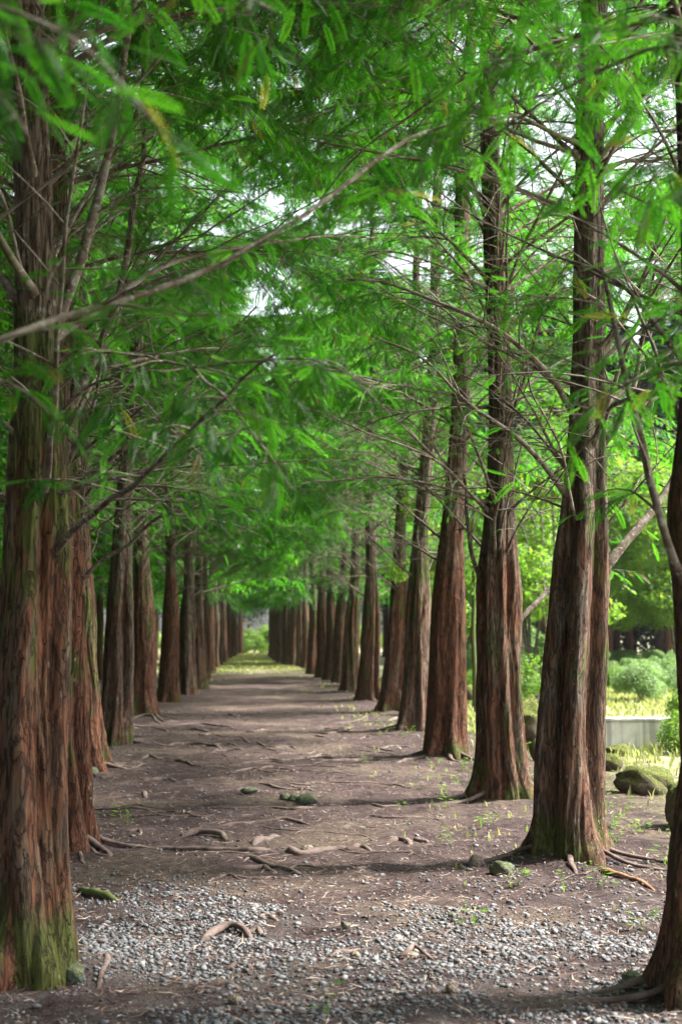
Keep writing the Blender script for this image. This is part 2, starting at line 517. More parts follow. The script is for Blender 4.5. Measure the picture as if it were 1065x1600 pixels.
rng = np.random.default_rng(21)
NEAR_VARIANTS, MID_SRC = [], []
for v in range(9):
    elev = (34, 44, 26, 50, 38, 30, 46, 40, 22)[v]; fall = (38, 52, 40, 50, 30, 55, 40, 62, 30)[v]
    pts = arch(rng, 3.1, elev, fall)
    wood, fr = grow(rng, pts, .020, .004, t0=.2, step=.085, l2=1.0, fstep=.036, flen=.125, bare=.15, inner=.42)
    NEAR_VARIANTS.append((mesh_np('limb_wood', wood[0], quads=wood[1], mat=M_LIMB), fronds_mesh('limb_foliage', fr, 'needle'),
                          fronds_mesh('limb_foliage_plain', fr, 'mid')))
    wood2, fr2 = grow(np.random.default_rng(50 + v), pts, .026, .004, t0=.2, step=.13, l2=1.05, fstep=.06, flen=.20, tert=False, sides=3, bare=.15, inner=.35)
    MID_SRC.append((wood2, fr2))
# bare, dead lower limbs with grey lichen
DEAD_VARIANTS = []
for v in range(4):
    pts = arch(rng, 1.9, (40, 20, 55, 30)[v], (20, 40, 30, -20)[v])
    wood, fr = grow(rng, pts, .015, .003, t0=.2, step=.13, l2=.6, fstep=.10, flen=.08, bare=.8, tert=True)
    DEAD_VARIANTS.append((mesh_np('dead_limb_wood', wood[0], quads=wood[1], mat=M_LIMB), fronds_mesh('dead_limb_foliage', fr, 'needle')))

# ------------------------------------------------------------------ trunks
PROF_Z = np.array((-.3, 0, .12, .35, .8, 1.4, 1.9, 2.3, 2.8, 3.5, 5, 8, 12, 16))
PROF_R = np.array((.27, .246, .232, .218, .206, .198, .188, .162, .128, .108, .098, .076, .045, .012))
def trunk_mesh(seed, scale, lean, nth, nz, H=15.0, mat_=None, grooves=5, flare=1.0, bulge=None):
    r = np.random.default_rng(seed)
    a = np.linspace(0, 1, nz)
    z = -.25 + (H + .25) * (a * .38 + .62 * a ** 3)
    th = np.linspace(0, 2 * math.pi, nth, endpoint=False)
    Z, TH = np.meshgrid(z, th, indexing='ij')
    R = np.interp(Z, PROF_Z, PROF_R) * scale
    low = 1 / (1 + np.exp((Z - 2.5) * 2.2)) * .75 + .25           # fluting fades upward
    F = np.ones_like(R)
    for g in range(grooves):
        ph = r.uniform(0, 6.283) + .9 * (vn(Z * .55, Z * 0 + g, seed % 50 + 3) - .5) + r.uniform(-.10, .10) * Z
        w = r.uniform(.13, .30); dep = r.uniform(.10, .30)
        d = (TH - ph + math.pi) % (2 * math.pi) - math.pi
        F -= dep * low * np.exp(-(d / w) ** 2) * (.5 + vn(Z * .8, Z * 0, g + 11))
        F += dep * .35 * low * np.exp(-((np.abs(d) - 2.2 * w) / w) ** 2)
    k0 = r.integers(4, 7); p0 = r.uniform(0, 6.28)
    lob = (np.cos(k0 * TH + p0 + 1.5 * np.sin(2 * TH + p0)) * .5 + .5) ** 1.6
    F += flare * (.30 * np.exp(-np.clip(Z, 0, 9) / .16) * lob + .10 * np.exp(-np.clip(Z, 0, 9) / .5) * lob)
    if bulge:
        for bz, bth, bh in bulge:
            d = (TH - bth + math.pi) % (2 * math.pi) - math.pi
            F += bh * np.exp(-(d / .9) ** 2 - ((Z - bz) / .35) ** 2)
    U = TH / (2 * math.pi)
    warp = vn(U * 12, Z * 2.0, seed % 40, 12) * 2.4 + vn(U * 5, Z * .7, seed % 40 + 2, 5) * 3
    n1 = vn(U * 44 + warp, Z * 1.7, seed % 60, 44); n2 = vn(U * 90 + warp * 2, Z * 3.5, seed % 60 + 1, 90)
    n3 = vn(U * 16 + warp * .5, Z * .9, seed % 60 + 7, 16)
    ridge = .5 * (1 - np.abs(2 * n1 - 1)) + .2 * n2 + .3 * n3
    rr = R * F + (ridge - .5) * .042 * np.clip(R / .22, .4, 1.2) + (n3 - .5) * .020 * low
    cx, cy = centre(seed, lean, Z)
    V = np.stack([cx + rr * np.cos(TH), cy + rr * np.sin(TH), Z], -1).reshape(-1, 3)
    i, j = np.meshgrid(np.arange(nz - 1), np.arange(nth), indexing='ij')
    q = i * nth + j; b = i * nth + (j + 1) % nth
    Q = np.stack([q, b, b + nth, q + nth], -1).reshape(-1, 4)
    return mesh_np('trunk', V, quads=Q, attrs={'ridge': ridge.ravel()}, mat=mat_ or M_BARK)
def centre(seed, lean, z):
    z = np.asarray(z, float)
    s = seed * 1.7
    wob = np.clip(z, 0, 20)
    cx = lean[0] * wob / 4 + .035 * np.sin(wob * 1.1 + s) * np.clip(wob, 0, 1) - 0
    cy = lean[1] * wob / 4 + .035 * np.sin(wob * .9 + s * 2.1) * np.clip(wob, 0, 1)
    return cx, cy

ROOT_COUNT = [0]
def flare_root(parent, seed, az, length, r, base_r, lo):
    """a root leaving the foot of a trunk and dipping into the soil"""
    g = np.random.default_rng(seed)
    pts, h = [], az
    p = np.array((math.cos(az), math.sin(az))) * base_r * .7
    for i in range(9):
        t = i / 8
        z = gz(lo[0] + p[0], lo[1] + p[1]) - lo[2] + r * (.05 - 1.1 * t ** 2) + (.05 * (1 - t) ** 3)
        pts.append((p[0], p[1], z))
        h += g.normal(0, .22)
        p = p + np.array((math.cos(h), math.sin(h))) * length / 8
    P, _ = resample(pts, 14)
    V, Q = tube(P, np.linspace(r, r * .35, 14) * (1 + .4 * (vn(np.linspace(0, 6, 14), np.zeros(14), seed % 90) - .5)), 8, .7)
    V[:, 2] += .012 * (vn(V[:, 0] * 25, V[:, 1] * 25, 4) - .5)
    o = ob('root', mesh_np('root', V, quads=Q, mat=M_ROOT), parent)

# crown meshes for trees too far off to tell their limbs apart
def crown_mesh(seed, kind, zlo, nb, H=15.0):
    g = np.random.default_rng(seed)
    OO, XX, NN, LL, TT, wood = [], [], [], [], [], []
    for b in range(nb):
        t = b / (nb - 1)
        z = zlo + (H - 1.2 - zlo) * t ** 1.4 if b % 4 else g.uniform(7, 13.5)  # some limbs set high, added to thicken the roof against the light
        L = (1.05 - .72 * ((z - zlo) / (H - zlo))) * g.uniform(.8, 1.15)
        az = b * 2.399 + g.normal(0, .35)
        (V, Q), (o, x, n, l, tt) = MID_SRC[g.integers(len(MID_SRC))]
        Rm = np.array(Matrix.Rotation(az, 3, 'Z') @ Matrix.Rotation(math.radians(g.normal(0, 8)), 3, 'Y'))
        off = np.array((0, 0, z))
        OO.append(o @ Rm.T * L + off); XX.append(x @ Rm.T); NN.append(n @ Rm.T); LL.append(l * (.6 + .4 * L)); TT.append(tt)
        wood.append((V @ Rm.T * L + off, Q))
    fol = fronds_mesh('crown_foliage', tuple(np.concatenate(k) for k in (OO, XX, NN, LL, TT)), kind)
    V, Q = join(wood)
    return fol, mesh_np('crown_wood', V, quads=Q, mat=M_LIMB)
CROWNS = [crown_mesh(s, 'far', 2.6, 52) for s in (1, 2, 3)]

# ------------------------------------------------------------------ redwood trees of the avenue
def redwood(name, loc, seed, scale, lean, label, group, detail, moss=1.0, zlo=2.5, nlimb=40, dead=5, bulge=None, customs=(), flare=1.0, skip=None, pale=False, roots=0, wide=1.0):
    t = ob(name, None, loc=loc)
    t.empty_display_size = .3
    thing(t, label, 'tree', group)
    g = np.random.default_rng(seed + 900)
    nth, nz = {'near': (160, 200), 'mid': (90, 120), 'far': (28, 44)}[detail]
    if seed in (101, 102): nth, nz = 60, 80
    tk = ob('trunk', trunk_mesh(seed, scale, lean, nth, nz, mat_=M_BARK_PALE if pale else M_BARK, bulge=bulge, flare=flare), t)
    tk['moss_amount'] = float(moss)
    for k in range(roots):
        flare_root(t, seed * 10 + k, g.uniform(0, 6.28), g.uniform(.5, 1.1), g.uniform(.022, .04), .29 * scale, loc)
    if detail == 'far':
        c = CROWNS[seed % 3]
        f = ob('crown', c[0], t); f['kind'] = 'stuff'
        w = ob('limbs', c[1], f)
        f.rotation_euler.z = g.uniform(0, 6.28)
        s = g.uniform(.92, 1.12) * wide; f.scale = (s, s, 1)
        return t
    top = 15  # extra limbs high in the crown, mostly out of view, added to block light
    for b in range(nlimb + top):
        q = b / (nlimb - 1)
        z = zlo + (13.6 - zlo) * q ** 1.35 if b < nlimb else g.uniform(6.5, 13.5)
        az = b * 2.399 + g.normal(0, .4)
        if skip and skip(z, az % (2 * math.pi)): continue
        L = (1.10 - .72 * (z - 2.6) / 12.4) * g.uniform(.78, 1.2)
        vi = int(g.integers(len(NEAR_VARIANTS)))
        v = NEAR_VARIANTS[vi]
        cx, cy = centre(seed, lean, z)
        br = float(np.interp(z, PROF_Z, PROF_R)) * scale * .4
        o = ob('branch', v[0], t, (float(cx) + br * math.cos(az), float(cy) + br * math.sin(az), z))
        o.rotation_euler = Euler((g.normal(0, .12), g.normal(0, .14), az))
        o.scale = (L, L, L)
        fo = ob('foliage', v[1] if detail == 'near' else v[2], o); fo['kind'] = 'stuff'
    for b in range(dead):
        z = g.uniform(2.1, 5.6); az = g.uniform(0, 6.28)
        if skip and skip(z, az): continue
        v = DEAD_VARIANTS[int(g.integers(len(DEAD_VARIANTS)))]
        cx, cy = centre(seed, lean, z)
        br = float(np.interp(z, PROF_Z, PROF_R)) * scale * .4
        o = ob('branch', v[0], t, (float(cx) + br * math.cos(az), float(cy) + br * math.sin(az), z))
        o.rotation_euler = Euler((g.normal(0, .3), g.normal(0, .2), az))
        L = g.uniform(.6, 1.5); o.scale = (L, L, L)
        fo = ob('foliage', v[1], o); fo['kind'] = 'stuff'
    for c in customs:
        pts = [np.array(p) - np.array(loc) for p in c['pts']]
        cx, cy = centre(seed, lean, pts[0][2] - .12)
        if math.hypot(pts[0][0] - cx, pts[0][1] - cy) < .6:      # root the limb in the trunk
            pts[0] = np.array((float(cx), float(cy), pts[0][2] - .12))
        kw = {k: v for k, v in c.items() if k != 'pts'}
        wood, fr = grow(g, pts, **kw)
        o = ob('branch', mesh_np('branch', wood[0], quads=wood[1], mat=M_LIMB), t)
        if len(fr[0]):
            fo = ob('foliage', fronds_mesh('foliage', fr, 'needle'), o); fo['kind'] = 'stuff'
    return t

def lean_of(base, x2, y2):
    """sideways lean per 4 m of height, read off a second pixel on the trunk axis at the same distance"""
    p = at(x2, y2, base[1])
    return ((p[0] - base[0]) / max(p[2] - base[2], .5) * 4, 0.0)

N1 = 'redwoods of the meadow-side row'
N2 = 'redwoods of the wood-side row'
ORD = 'first second third fourth fifth sixth seventh eighth ninth tenth eleventh twelfth'.split()
# the tree beside the viewer on each side: only its limbs reach the picture
L0 = np.array((-1.45, 3.1, gz(-1.45, 3.1)))
R0 = np.array((2.35, 3.0, gz(2.35, 3.0)))
def skipL0(z, az): return z < 3.9
redwood('redwood_tree', L0, 101, .85, (0, 0), 'redwood beside the gravel whose long bare limb reaches out across the avenue', None, 'near', 1.0, 2.6, 34, 0, skip=skipL0, customs=[
    dict(pts=[L0 + (0, 0, 2.1), at(-120, 575, 3.7), at(0, 532, 3.95), at(150, 482, 4.2), at(300, 428, 4.45), at(400, 392, 4.6), at(480, 342, 4.8), at(555, 287, 4.95), at(600, 240, 5.05), at(655, 205, 5.1), at(720, 182, 5.2), at(810, 168, 5.3)], r0=.0135, r1=.0065, t0=.3, step=.26, l2=.42, sides=8),
    dict(pts=[at(150, 482, 4.2), at(220, 455, 4.1), at(290, 440, 4.0), at(330, 470, 3.95)], r0=.004, r1=.0015, t0=.35, step=.08, l2=.16, sides=4),
    dict(pts=[L0 + (0, 0, 2.5), at(-200, -20, 2.9), at(-20, 5, 2.75), at(90, 50, 2.7), at(170, 110, 2.65), at(230, 190, 2.65)], r0=.012, r1=.003, t0=.5, step=.07, l2=.34, hang=.6, sides=5),
    dict(pts=[L0 + (0, 0, 2.55), at(-150, 60, 3.0), at(0, 120, 2.9), at(60, 210, 2.85)], r0=.010, r1=.003, t0=.55, step=.09, l2=.25, hang=.6, sides=5),
    dict(pts=[L0 + (0, 0, 2.8), at(0, -160, 3.2), at(200, -110, 3.3), at(330, -40, 3.4), at(430, 20, 3.5)], r0=.012, r1=.003, t0=.45, step=.08, l2=.4, hang=.5, sides=5),
    dict(pts=[L0 + (0, 0, 1.9), at(-220, 640, 3.6), at(-80, 590, 3.9), at(20, 600, 4.0), at(60, 650, 4.0)], r0=.010, r1=.003, t0=.55, step=.08, l2=.3, hang=.6, sides=5),
])
redwood('redwood_tree', R0, 102, .9, (0, 0), 'redwood beside the gravel whose leafy sprays hang before the thick meadow-side trunk', None, 'near', 1.0, 2.6, 34, 0, skip=skipL0, customs=[
    dict(pts=[R0 + (0, 0, 1.9), at(1330, 640, 3.7), at(1180, 560, 4.1), at(1060, 560, 4.35), at(980, 600, 4.5), at(910, 645, 4.6), at(850, 705, 4.7)], r0=.012, r1=.003, t0=.5, step=.07, l2=.34, hang=.75, sides=5),
    dict(pts=[R0 + (0, 0, 2.2), at(1300, 560, 3.8), at(1150, 480, 4.2), at(1050, 470, 4.4), at(1000, 520, 4.5)], r0=.011, r1=.003, t0=.5, step=.08, l2=.3, hang=.6, sides=5),
    dict(pts=[R0 + (0, 0, 2.6), at(1250, 120, 3.6), at(1080, 60, 3.9), at(950, 90, 4.1), at(830, 160, 4.3), at(730, 250, 4.5)], r0=.015, r1=.003, t0=.4, step=.075, l2=.6, hang=.6, sides=5),
    dict(pts=[R0 + (0, 0, 2.7), at(1200, -60, 3.5), at(1000, -90, 3.8), at(800, -40, 4.0), at(640, 50, 4.2)], r0=.015, r1=.003, t0=.4, step=.075, l2=.6, hang=.6, sides=5),
    dict(pts=[R0 + (0, 0, 2.5), at(1250, 260, 3.9), at(1100, 210, 4.2), at(1000, 260, 4.4), at(930, 340, 4.6)], r0=.013, r1=.003, t0=.45, step=.08, l2=.5, hang=.6, sides=5),
    dict(pts=[R0 + (0, 0, 2.9), at(900, -250, 4.4), at(650, -170, 4.8), at(470, -60, 5.1), at(380, 50, 5.3)], r0=.015, r1=.003, t0=.35, step=.075, l2=.65, hang=.5, sides=5),
])

RIGHT = [  # base pixel, scale, pixel on the axis higher up
    (1128, 1545, 1.00, (1105, 420)), (889, 1350, 1.02, (917, 480)), (787, 1253, 1.00, (776, 600)), (697, 1184, 1.12, (716, 600)),
    (646, 1142, 1.02, (672, 600)), (612, 1112, .98, (638, 650)), (576, 1092, 1.08, (580, 700)), (548, 1079, 1.0, (556, 750)),
    (531, 1067, .95, (540, 760)), (503, 1059, 1.0, (505, 800)), (516, 1062, .9, (518, 800)), (488, 1053, .95, (489, 800))]
LEFT = [
    (48, 1525, .80, (47, 420)), (92, 1318, 1.05, (85, 560)), (133, 1206, .98, (121, 600)), (178, 1163, .98, (204, 650)),
    (222, 1126, 1.05, (222, 700)), (265, 1095, .95, (266, 700)), (294, 1085, 1.0, (293, 800)), (311, 1076, .9, (310, 800)), (320, 1062, .9, (321, 800))]
R1, R2, R3 = (gpt(*RIGHT[k][:2]) for k in range(3))
L1, L2, L3 = (gpt(*LEFT[k][:2]) for k in range(3))
def depth(p): return (Vector(p) - Vector((0, 0, CAM_H))).dot(_M @ Vector((0, 0, -1)))
dR1, dR2, dR3, dL1, dL2 = (float(p[1]) for p in (R1, R2, R3, L1, L2))
CUST = {
    ('R', 0): [dict(pts=[at(1090, 960, dR1), at(1060, 905, dR1 - .15), at(1042, 850, dR1 - .2), at(1026, 780, dR1 - .2), at(1010, 700, dR1 - .2), at(985, 620, dR1 - .15), at(958, 520, dR1), at(935, 420, dR1 + .1)], r0=.024, r1=.010, t0=.35, step=.22, l2=.7, sides=8),
               dict(pts=[at(1100, 620, dR1), at(1050, 540, dR1 - .1), at(990, 470, dR1 - .1), at(930, 420, dR1), at(850, 400, dR1 + .2)], r0=.020, r1=.005, t0=.4, step=.16, l2=.6, sides=7)],
    ('R', 1): [dict(pts=[at(925, 915, dR2), at(950, 880, dR2), at(985, 840, dR2 + .1), at(1015, 805, dR2 + .2), at(1060, 740, dR2 + .4), at(1110, 640, dR2 + .6)], r0=.045, r1=.018, t0=.5, step=.2, l2=.9, sides=8),
               dict(pts=[at(900, 660, dR2), at(870, 600, dR2 - .1), at(830, 560, dR2 - .2), at(770, 510, dR2 - .3), at(700, 480, dR2 - .4), at(600, 440, dR2 - .4), at(520, 440, dR2 - .5)], r0=.030, r1=.006, t0=.3, step=.16, l2=.8, sides=7),
               dict(pts=[at(895, 780, dR2), at(850, 730, dR2 - .1), at(800, 680, dR2 - .2), at(740, 640, dR2 - .3), at(660, 560, dR2 - .4), at(580, 520, dR2 - .5)], r0=.026, r1=.006, t0=.4, step=.16, l2=.7, sides=7),
               dict(pts=[at(930, 700, dR2), at(960, 660, dR2), at(990, 600, dR2), at(1010, 520, dR2), at(1020, 430, dR2)], r0=.03, r1=.01, t0=.4, step=.18, l2=.8, sides=7),
               dict(pts=[at(925, 560, dR2), at(970, 500, dR2), at(1000, 440, dR2), at(1040, 330, dR2)], r0=.034, r1=.012, t0=.4, step=.18, l2=.8, sides=7)],
    ('R', 2): [dict(pts=[at(770, 935, dR3), at(750, 905, dR3), at(735, 870, dR3), at(728, 810, dR3), at(722, 740, dR3)], r0=.028, r1=.014, t0=.7, step=.2, l2=.5, sides=7),
               dict(pts=[at(795, 990, dR3), at(815, 965, dR3), at(850, 930, dR3 + .1), at(885, 895, dR3 + .2), at(930, 840, dR3 + .4)], r0=.034, r1=.015, t0=.6, step=.2, l2=.7, sides=7),
               dict(pts=[at(790, 870, dR3 - .2), at(782, 830, dR3 - .3), at(800, 760, dR3 - .3), at(815, 690, dR3 - .3)], r0=.018, r1=.008, t0=.6, step=.2, l2=.5, sides=6)],
    ('L', 0): [dict(pts=[at(70, 880, dL1), at(108, 830, dL1 - .06), at(200, 765, 6.1), at(270, 700, 5.5), at(330, 642, 5.2), at(400, 585, 5.0), at(450, 555, 4.9)], r0=.018, r1=.005, t0=.25, step=.16, l2=.45, hang=.7, sides=7),
               dict(pts=[at(70, 560, dL1), at(115, 540, dL1 - .08), at(200, 556, 5.9), at(300, 572, 5.2), at(400, 570, 4.8), at(470, 562, 4.7), at(530, 570, 4.6), at(575, 610, 4.6)], r0=.010, r1=.003, t0=.35, step=.13, l2=.38, hang=.8, sides=6),
               dict(pts=[at(300, 572, 5.2), at(350, 610, 5.0), at(390, 660, 4.85), at(430, 710, 4.8), at(455, 755, 4.75)], r0=.005, r1=.002, t0=.1, step=.06, l2=.2, hang=.8, sides=4),
               dict(pts=[at(60, 600, dL1), at(100, 490, dL1), at(138, 395, dL1 + .1), at(163, 300, dL1 + .2), at(183, 205, dL1 + .3), at(200, 100, dL1 + .4), at(215, 0, dL1 + .5)], r0=.032, r1=.014, t0=.45, step=.2, l2=.7, sides=8),
               dict(pts=[at(40, 480, dL1), at(10, 440, dL1), at(-30, 400, dL1), at(-90, 330, dL1)], r0=.03, r1=.012, t0=.5, step=.2, l2=.6, sides=7),
               dict(pts=[at(85, 640, dL1), at(140, 600, dL1 - .08), at(180, 590, dL1 - .35), at(240, 640, dL1 - .8), at(300, 700, 5.4)], r0=.009, r1=.003, t0=.3, step=.075, l2=.3, hang=.8, sides=5)],
    ('L', 1): [dict(pts=[at(120, 640, dL2), at(160, 530, dL2), at(188, 445, dL2), at(200, 360, dL2), at(212, 290, dL2), at(228, 200, dL2)], r0=.045, r1=.016, t0=.5, step=.2, l2=.8, sides=8),
               dict(pts=[at(120, 960, dL2), at(150, 880, dL2), at(200, 850, dL2 - .2), at(250, 800, dL2 - .4), at(330, 790, dL2 - .5), at(420, 795, dL2 - .6)], r0=.024, r1=.006, t0=.45, step=.2, l2=.6, sides=7),
               dict(pts=[at(110, 760, dL2), at(150, 740, dL2), at(200, 700, dL2 - .2), at(260, 650, dL2 - .4), at(330, 560, dL2 - .5), at(400, 480, dL2 - .6)], r0=.024, r1=.006, t0=.45, step=.2, l2=.6, sides=7)],
}
UNIQ = {('R', 0): 'redwood with a pinched waist and pale forking limb, beside the gravel on the meadow side',
        ('R', 1): 'thick dark-red redwood with a mossy groove and a torn bark strip lying at its foot',
        ('R', 2): 'redwood with swollen limb collars standing between the mossy boulder and the avenue',
        ('R', 3): 'broad two-ribbed redwood whose pale root runs out across the path',
        ('L', 0): 'mossy orange-brown redwood with a green stone at its foot, standing in the gravel',
        ('L', 1): 'redwood with a bright mossy heel just behind the orange-brown mossy trunk',
        ('L', 2): 'redwood with a flat green stone at its foot on the wood side',
        ('L', 3): 'redwood with a long red vertical rib leaning towards the path',
        ('L', 4): 'short-looking redwood with splayed grey roots on the wood side of the path'}
for side, rows, grp in (('R', RIGHT, N1), ('L', LEFT, N2)):
    for k, (bx, by, sc, up) in enumerate(rows):
        p = gpt(bx, by)
        det = 'near' if k < 3 else ('mid' if k < (8 if side == 'R' else 7) else 'far')
        lab = UNIQ.get((side, k)) or '%s redwood from the gravel in the row on the %s side' % (ORD[k], 'meadow' if side == 'R' else 'wood')
        redwood('redwood_tree', p, 11 + k * 3 + (40 if side == 'L' else 0), sc, lean_of(p, *up), lab, grp, det,
                moss=(1.6 if (side, k) == ('L', 0) else .9), zlo=((4.5, 4.3, 4.1, 3.8, 3.5, 3.2, 3.0, 2.7, 2.6)[k] if side == 'L' else (4.3, 4.5, 4.4, 4.1, 3.9, 3.6, 3.3, 3.0, 2.8, 2.7, 2.7, 2.7)[k]), customs=CUST.get((side, k), ()), nlimb=(40 if side == 'R' else 56) if det == 'near' else (38 if side == 'R' else 50), dead=30 if det == 'near' else 20,
                pale=(k + (side == 'L')) % 3 == 1 and k > 0, roots={('R', 0): 2, ('L', 0): 0}.get((side, k), 4 if k < 5 else 0),
                bulge=[(2.05, math.pi, .28), (.95, math.pi, -.22)] if (side, k) == ('R', 0) else [(2.0, 2.9, .16), (1.75, .2, .14)] if k == 2 else None)
far_r = [(477, 1045), (469, 1043), (459, 1041), (453, 1040), (446, 1040), (438, 1036), (433, 1034), (428, 1030), (424, 1027)]
far_l = [(328, 1050), (335, 1044), (341, 1040), (349, 1036), (356, 1030), (362, 1027), (367, 1024), (376, 1022)]
for k, (bx, by) in enumerate(far_r + far_l):
    r_side = k < len(far_r)
    p = gpt(bx, by)
    redwood('redwood_tree', p, 200 + k, (.85 if r_side else .9), (0, 0), 'slim distant redwood in the tight file at the grassy far end, %s side' % ('meadow' if r_side else 'wood'),
            'far redwoods at the end of the %s-side row' % ('meadow' if r_side else 'wood'), 'far', .4, pale=True, wide=.62)
# the avenue goes on behind the viewer: unseen trees added to cut frontal light
for k in range(8):
    x, y = (-1.6 if k % 2 else 2.4), -1.2 - (k // 2) * 3.9
    redwood('redwood_tree', np.array((x, y, gz(x, y))), 260 + k, .95, (0, 0), 'unseen redwood behind the viewer, added to cut the frontal light', 'unseen redwoods behind the viewer', 'far', .6)
# second and third rows in the wood
g = np.random.default_rng(5)
k = 0
for row, (x0, y0, n) in enumerate(((-5.4, 8.0, 24), (-9.2, 10, 18), (-13.0, 12, 14))):
    for i in range(n):
        x, y = x0 + g.normal(0, .35), y0 + i * (3.1 + row * .9) + g.normal(0, .5)
        redwood('redwood_tree', np.array((x, y, gz(x, y))), 300 + k, g.uniform(.7, .95), (g.normal(0, .12), 0),
                'shaded redwood standing in the wood behind the %s row' % ('wood-side', 'second', 'third')[row], 'redwoods in the wood, file %s' % ('one', 'two', 'three')[row], 'far', .6)
        k += 1

# ------------------------------------------------------------------ shrubs, broadleaf saplings, far conifers
def leaf_cloud(seed, lobes, n, size, flat=.5, kind='quad'):
    g = np.random.default_rng(seed)
    lob = np.array(lobes, float)
    w = lob[:, 3] ** 2; w /= w.sum()
    c = g.choice(len(lob), n, p=w)
    d = nrm(g.normal(size=(n, 3)))
    rad = lob[c, 3] * np.clip(1 - np.abs(g.normal(0, .25, n)), .25, 1.12)
    P = lob[c, :3] + d * rad[:, None] * np.array((1, 1, .8))
    keep = fbm(P[:, 0] * 3 / size * .06 + P[:, 2] * 2.1, P[:, 1] * 3 + P[:, 2] * 2.7, seed % 30, 2) > .40
    P, d = P[keep], d[keep]; n = len(P)
    nr = nrm(d * .6 + np.array((0, 0, flat)) + g.normal(0, .45, (n, 3)))
    x = nrm(np.cross(nr, g.normal(size=(n, 3)))); y = np.cross(nr, x)
    l = size * g.uniform(.6, 1.35, n)[:, None]
    V = np.stack([P - x * l * .5, P + y * l * .26, P + x * l * .55 - nr * l * .12, P - y * l * .26], 1).reshape(-1, 3)
    a = np.arange(n)[:, None] * 4
    F = np.concatenate([a + np.array((0, 1, 2)), a + np.array((0, 2, 3))])
    return V, F, np.repeat(g.random(n), 4)
def stems(seed, n, h, spread, r):
    g = np.random.default_rng(seed); parts = []
    for i in range(n):
        az = g.uniform(0, 6.28)
        pts = [(0, 0, -.05)]
        for k in range(1, 7):
            t = k / 6
            pts.append((math.cos(az) * spread * t ** 1.4 + g.normal(0, .03), math.sin(az) * spread * t ** 1.4 + g.normal(0, .03), h * t))
        parts.append(tube(resample(pts, 9)[0], np.linspace(r, r * .35, 9), 6))
    V, Q = join(parts)
    return mesh_np('stems', V, quads=Q, mat=M_LIMB)
SHRUBS = []
for s in range(4):
    g = np.random.default_rng(70 + s)
    lobes = [(g.normal(0, .5), g.normal(0, .5), g.uniform(.35, 1.25), g.uniform(.3, .6)) for _ in range(11)]
    V, F, T = leaf_cloud(70 + s, lobes, 8500, .085)
    SHRUBS.append((mesh_np('shrub_leaves', V, tris=F, smooth=False, attrs={'tint': T}, mat=M_SHRUB), stems(70 + s, 6, 1.1, .55, .02)))
TREELETS = []
for s in range(3):
    g = np.random.default_rng(80 + s)
    lobes = [(g.normal(0, .9), g.normal(0, .9), g.uniform(1.6, 5.2), g.uniform(.4, .85)) for _ in range(22)]
    V, F, T = leaf_cloud(80 + s, lobes, 15000, .11)
    TREELETS.append((mesh_np('treelet_leaves', V, tris=F, smooth=False, attrs={'tint': T}, mat=M_SHRUB), stems(80 + s, 4, 4.2, .9, .045)))
def plant(name, protos, kind, x, y, s, label, cat, group, g, parts=('crown', 'trunk'), sz=None):
    t = ob(name, None, loc=(x, y, gz(x, y) - .02)); t.empty_display_size = .2
    thing(t, label, cat, group)
    a, b = protos[kind % len(protos)]
    c = ob(parts[0], a, t); c['kind'] = 'stuff'
    if name == 'bush' and group == 'bushes on the far bank' or 'pale yellow' in label:
        c.material_slots[0].link = 'OBJECT'; c.material_slots[0].material = M_BANK
    w = ob(parts[1], b, t)
    t.rotation_euler.z = g.uniform(0, 6.28); t.scale = (s, s, s * (sz or 1))
    return t
g = np.random.default_rng(31)
# bushy bank across the meadow, in the gap beside the thick trunk and all along
for i in range(46):
    y = g.uniform(34, 58); x = y * g.uniform(.16, .42)
    plant('bush', SHRUBS, i, x, y, g.uniform(.5, .68) if .19 < x / y < .36 else g.uniform(.9, 1.4), 'leafy green bush on the bank beyond the meadow', 'bush', 'bushes on the far bank', g, ('foliage', 'stems'))
for px, py, s, lab in ((1000, 1098, .62, 'pale yellow-green rounded bush before the bank, above the concrete wall'), (962, 1085, .5, 'small bush at the foot of the bank beside the pale rounded bush')):
    q = gpt(px, py)
    plant('bush', SHRUBS, 1, q[0], q[1], s, lab, 'bush', None, g, ('foliage', 'stems'))
for i, (px, py) in enumerate(((735, 1095), (840, 1100), (850, 1060), (1095, 1150), (1105, 1180))):
    q = gpt(px, py)
    plant('bush', SHRUBS, i + 2, q[0], q[1], (.5, .8, 1.0, .7, .5)[i], ('low bush at the foot of the slender mossy sapling', 'bush rising behind the tall yellow-mossed boulder', 'larger bush beyond the yellow-mossed boulder, between two trunks', 'bush at the end of the concrete wall', 'small bush just short of the concrete wall end')[i], 'bush', 'low bushes behind the meadow-side row', g, ('foliage', 'stems'))
for i in range(26):
    y = 15 + i * 2.6 + g.uniform(-1, 1); x = 6.0 + y * .03 + abs(g.normal(0, 1.6)) + (1.2 if y < 24 else 0)
    if .215 < x / y < .345 or (y < 29 and x < 12): x = max(x, 12.5) + g.uniform(0, 3); y = max(y, x / .30) if x / y > .24 else y + 8
    plant('sapling_tree', TREELETS, i, x, y, g.uniform(.9, 1.5), 'bright green broadleaf sapling behind the meadow-side redwoods', 'tree', 'broadleaf saplings behind the redwoods', g)
q = gpt(741, 1112)
tt = ob('sapling_tree', None, loc=q); thing(tt, 'slender mossy sapling between two meadow-side redwoods', 'tree')
pts = [(0, 0, -.05), (.02, 0, .8), (-.04, .03, 1.6), (.03, 0, 2.4), (-.05, 0, 3.4), (.05, 0, 4.4)]
V, Q = tube(resample(pts, 16)[0], np.linspace(.06, .02, 16), 8)
ob('trunk', mesh_np('trunk', V, quads=Q, mat=M_MOSSROOT), tt)
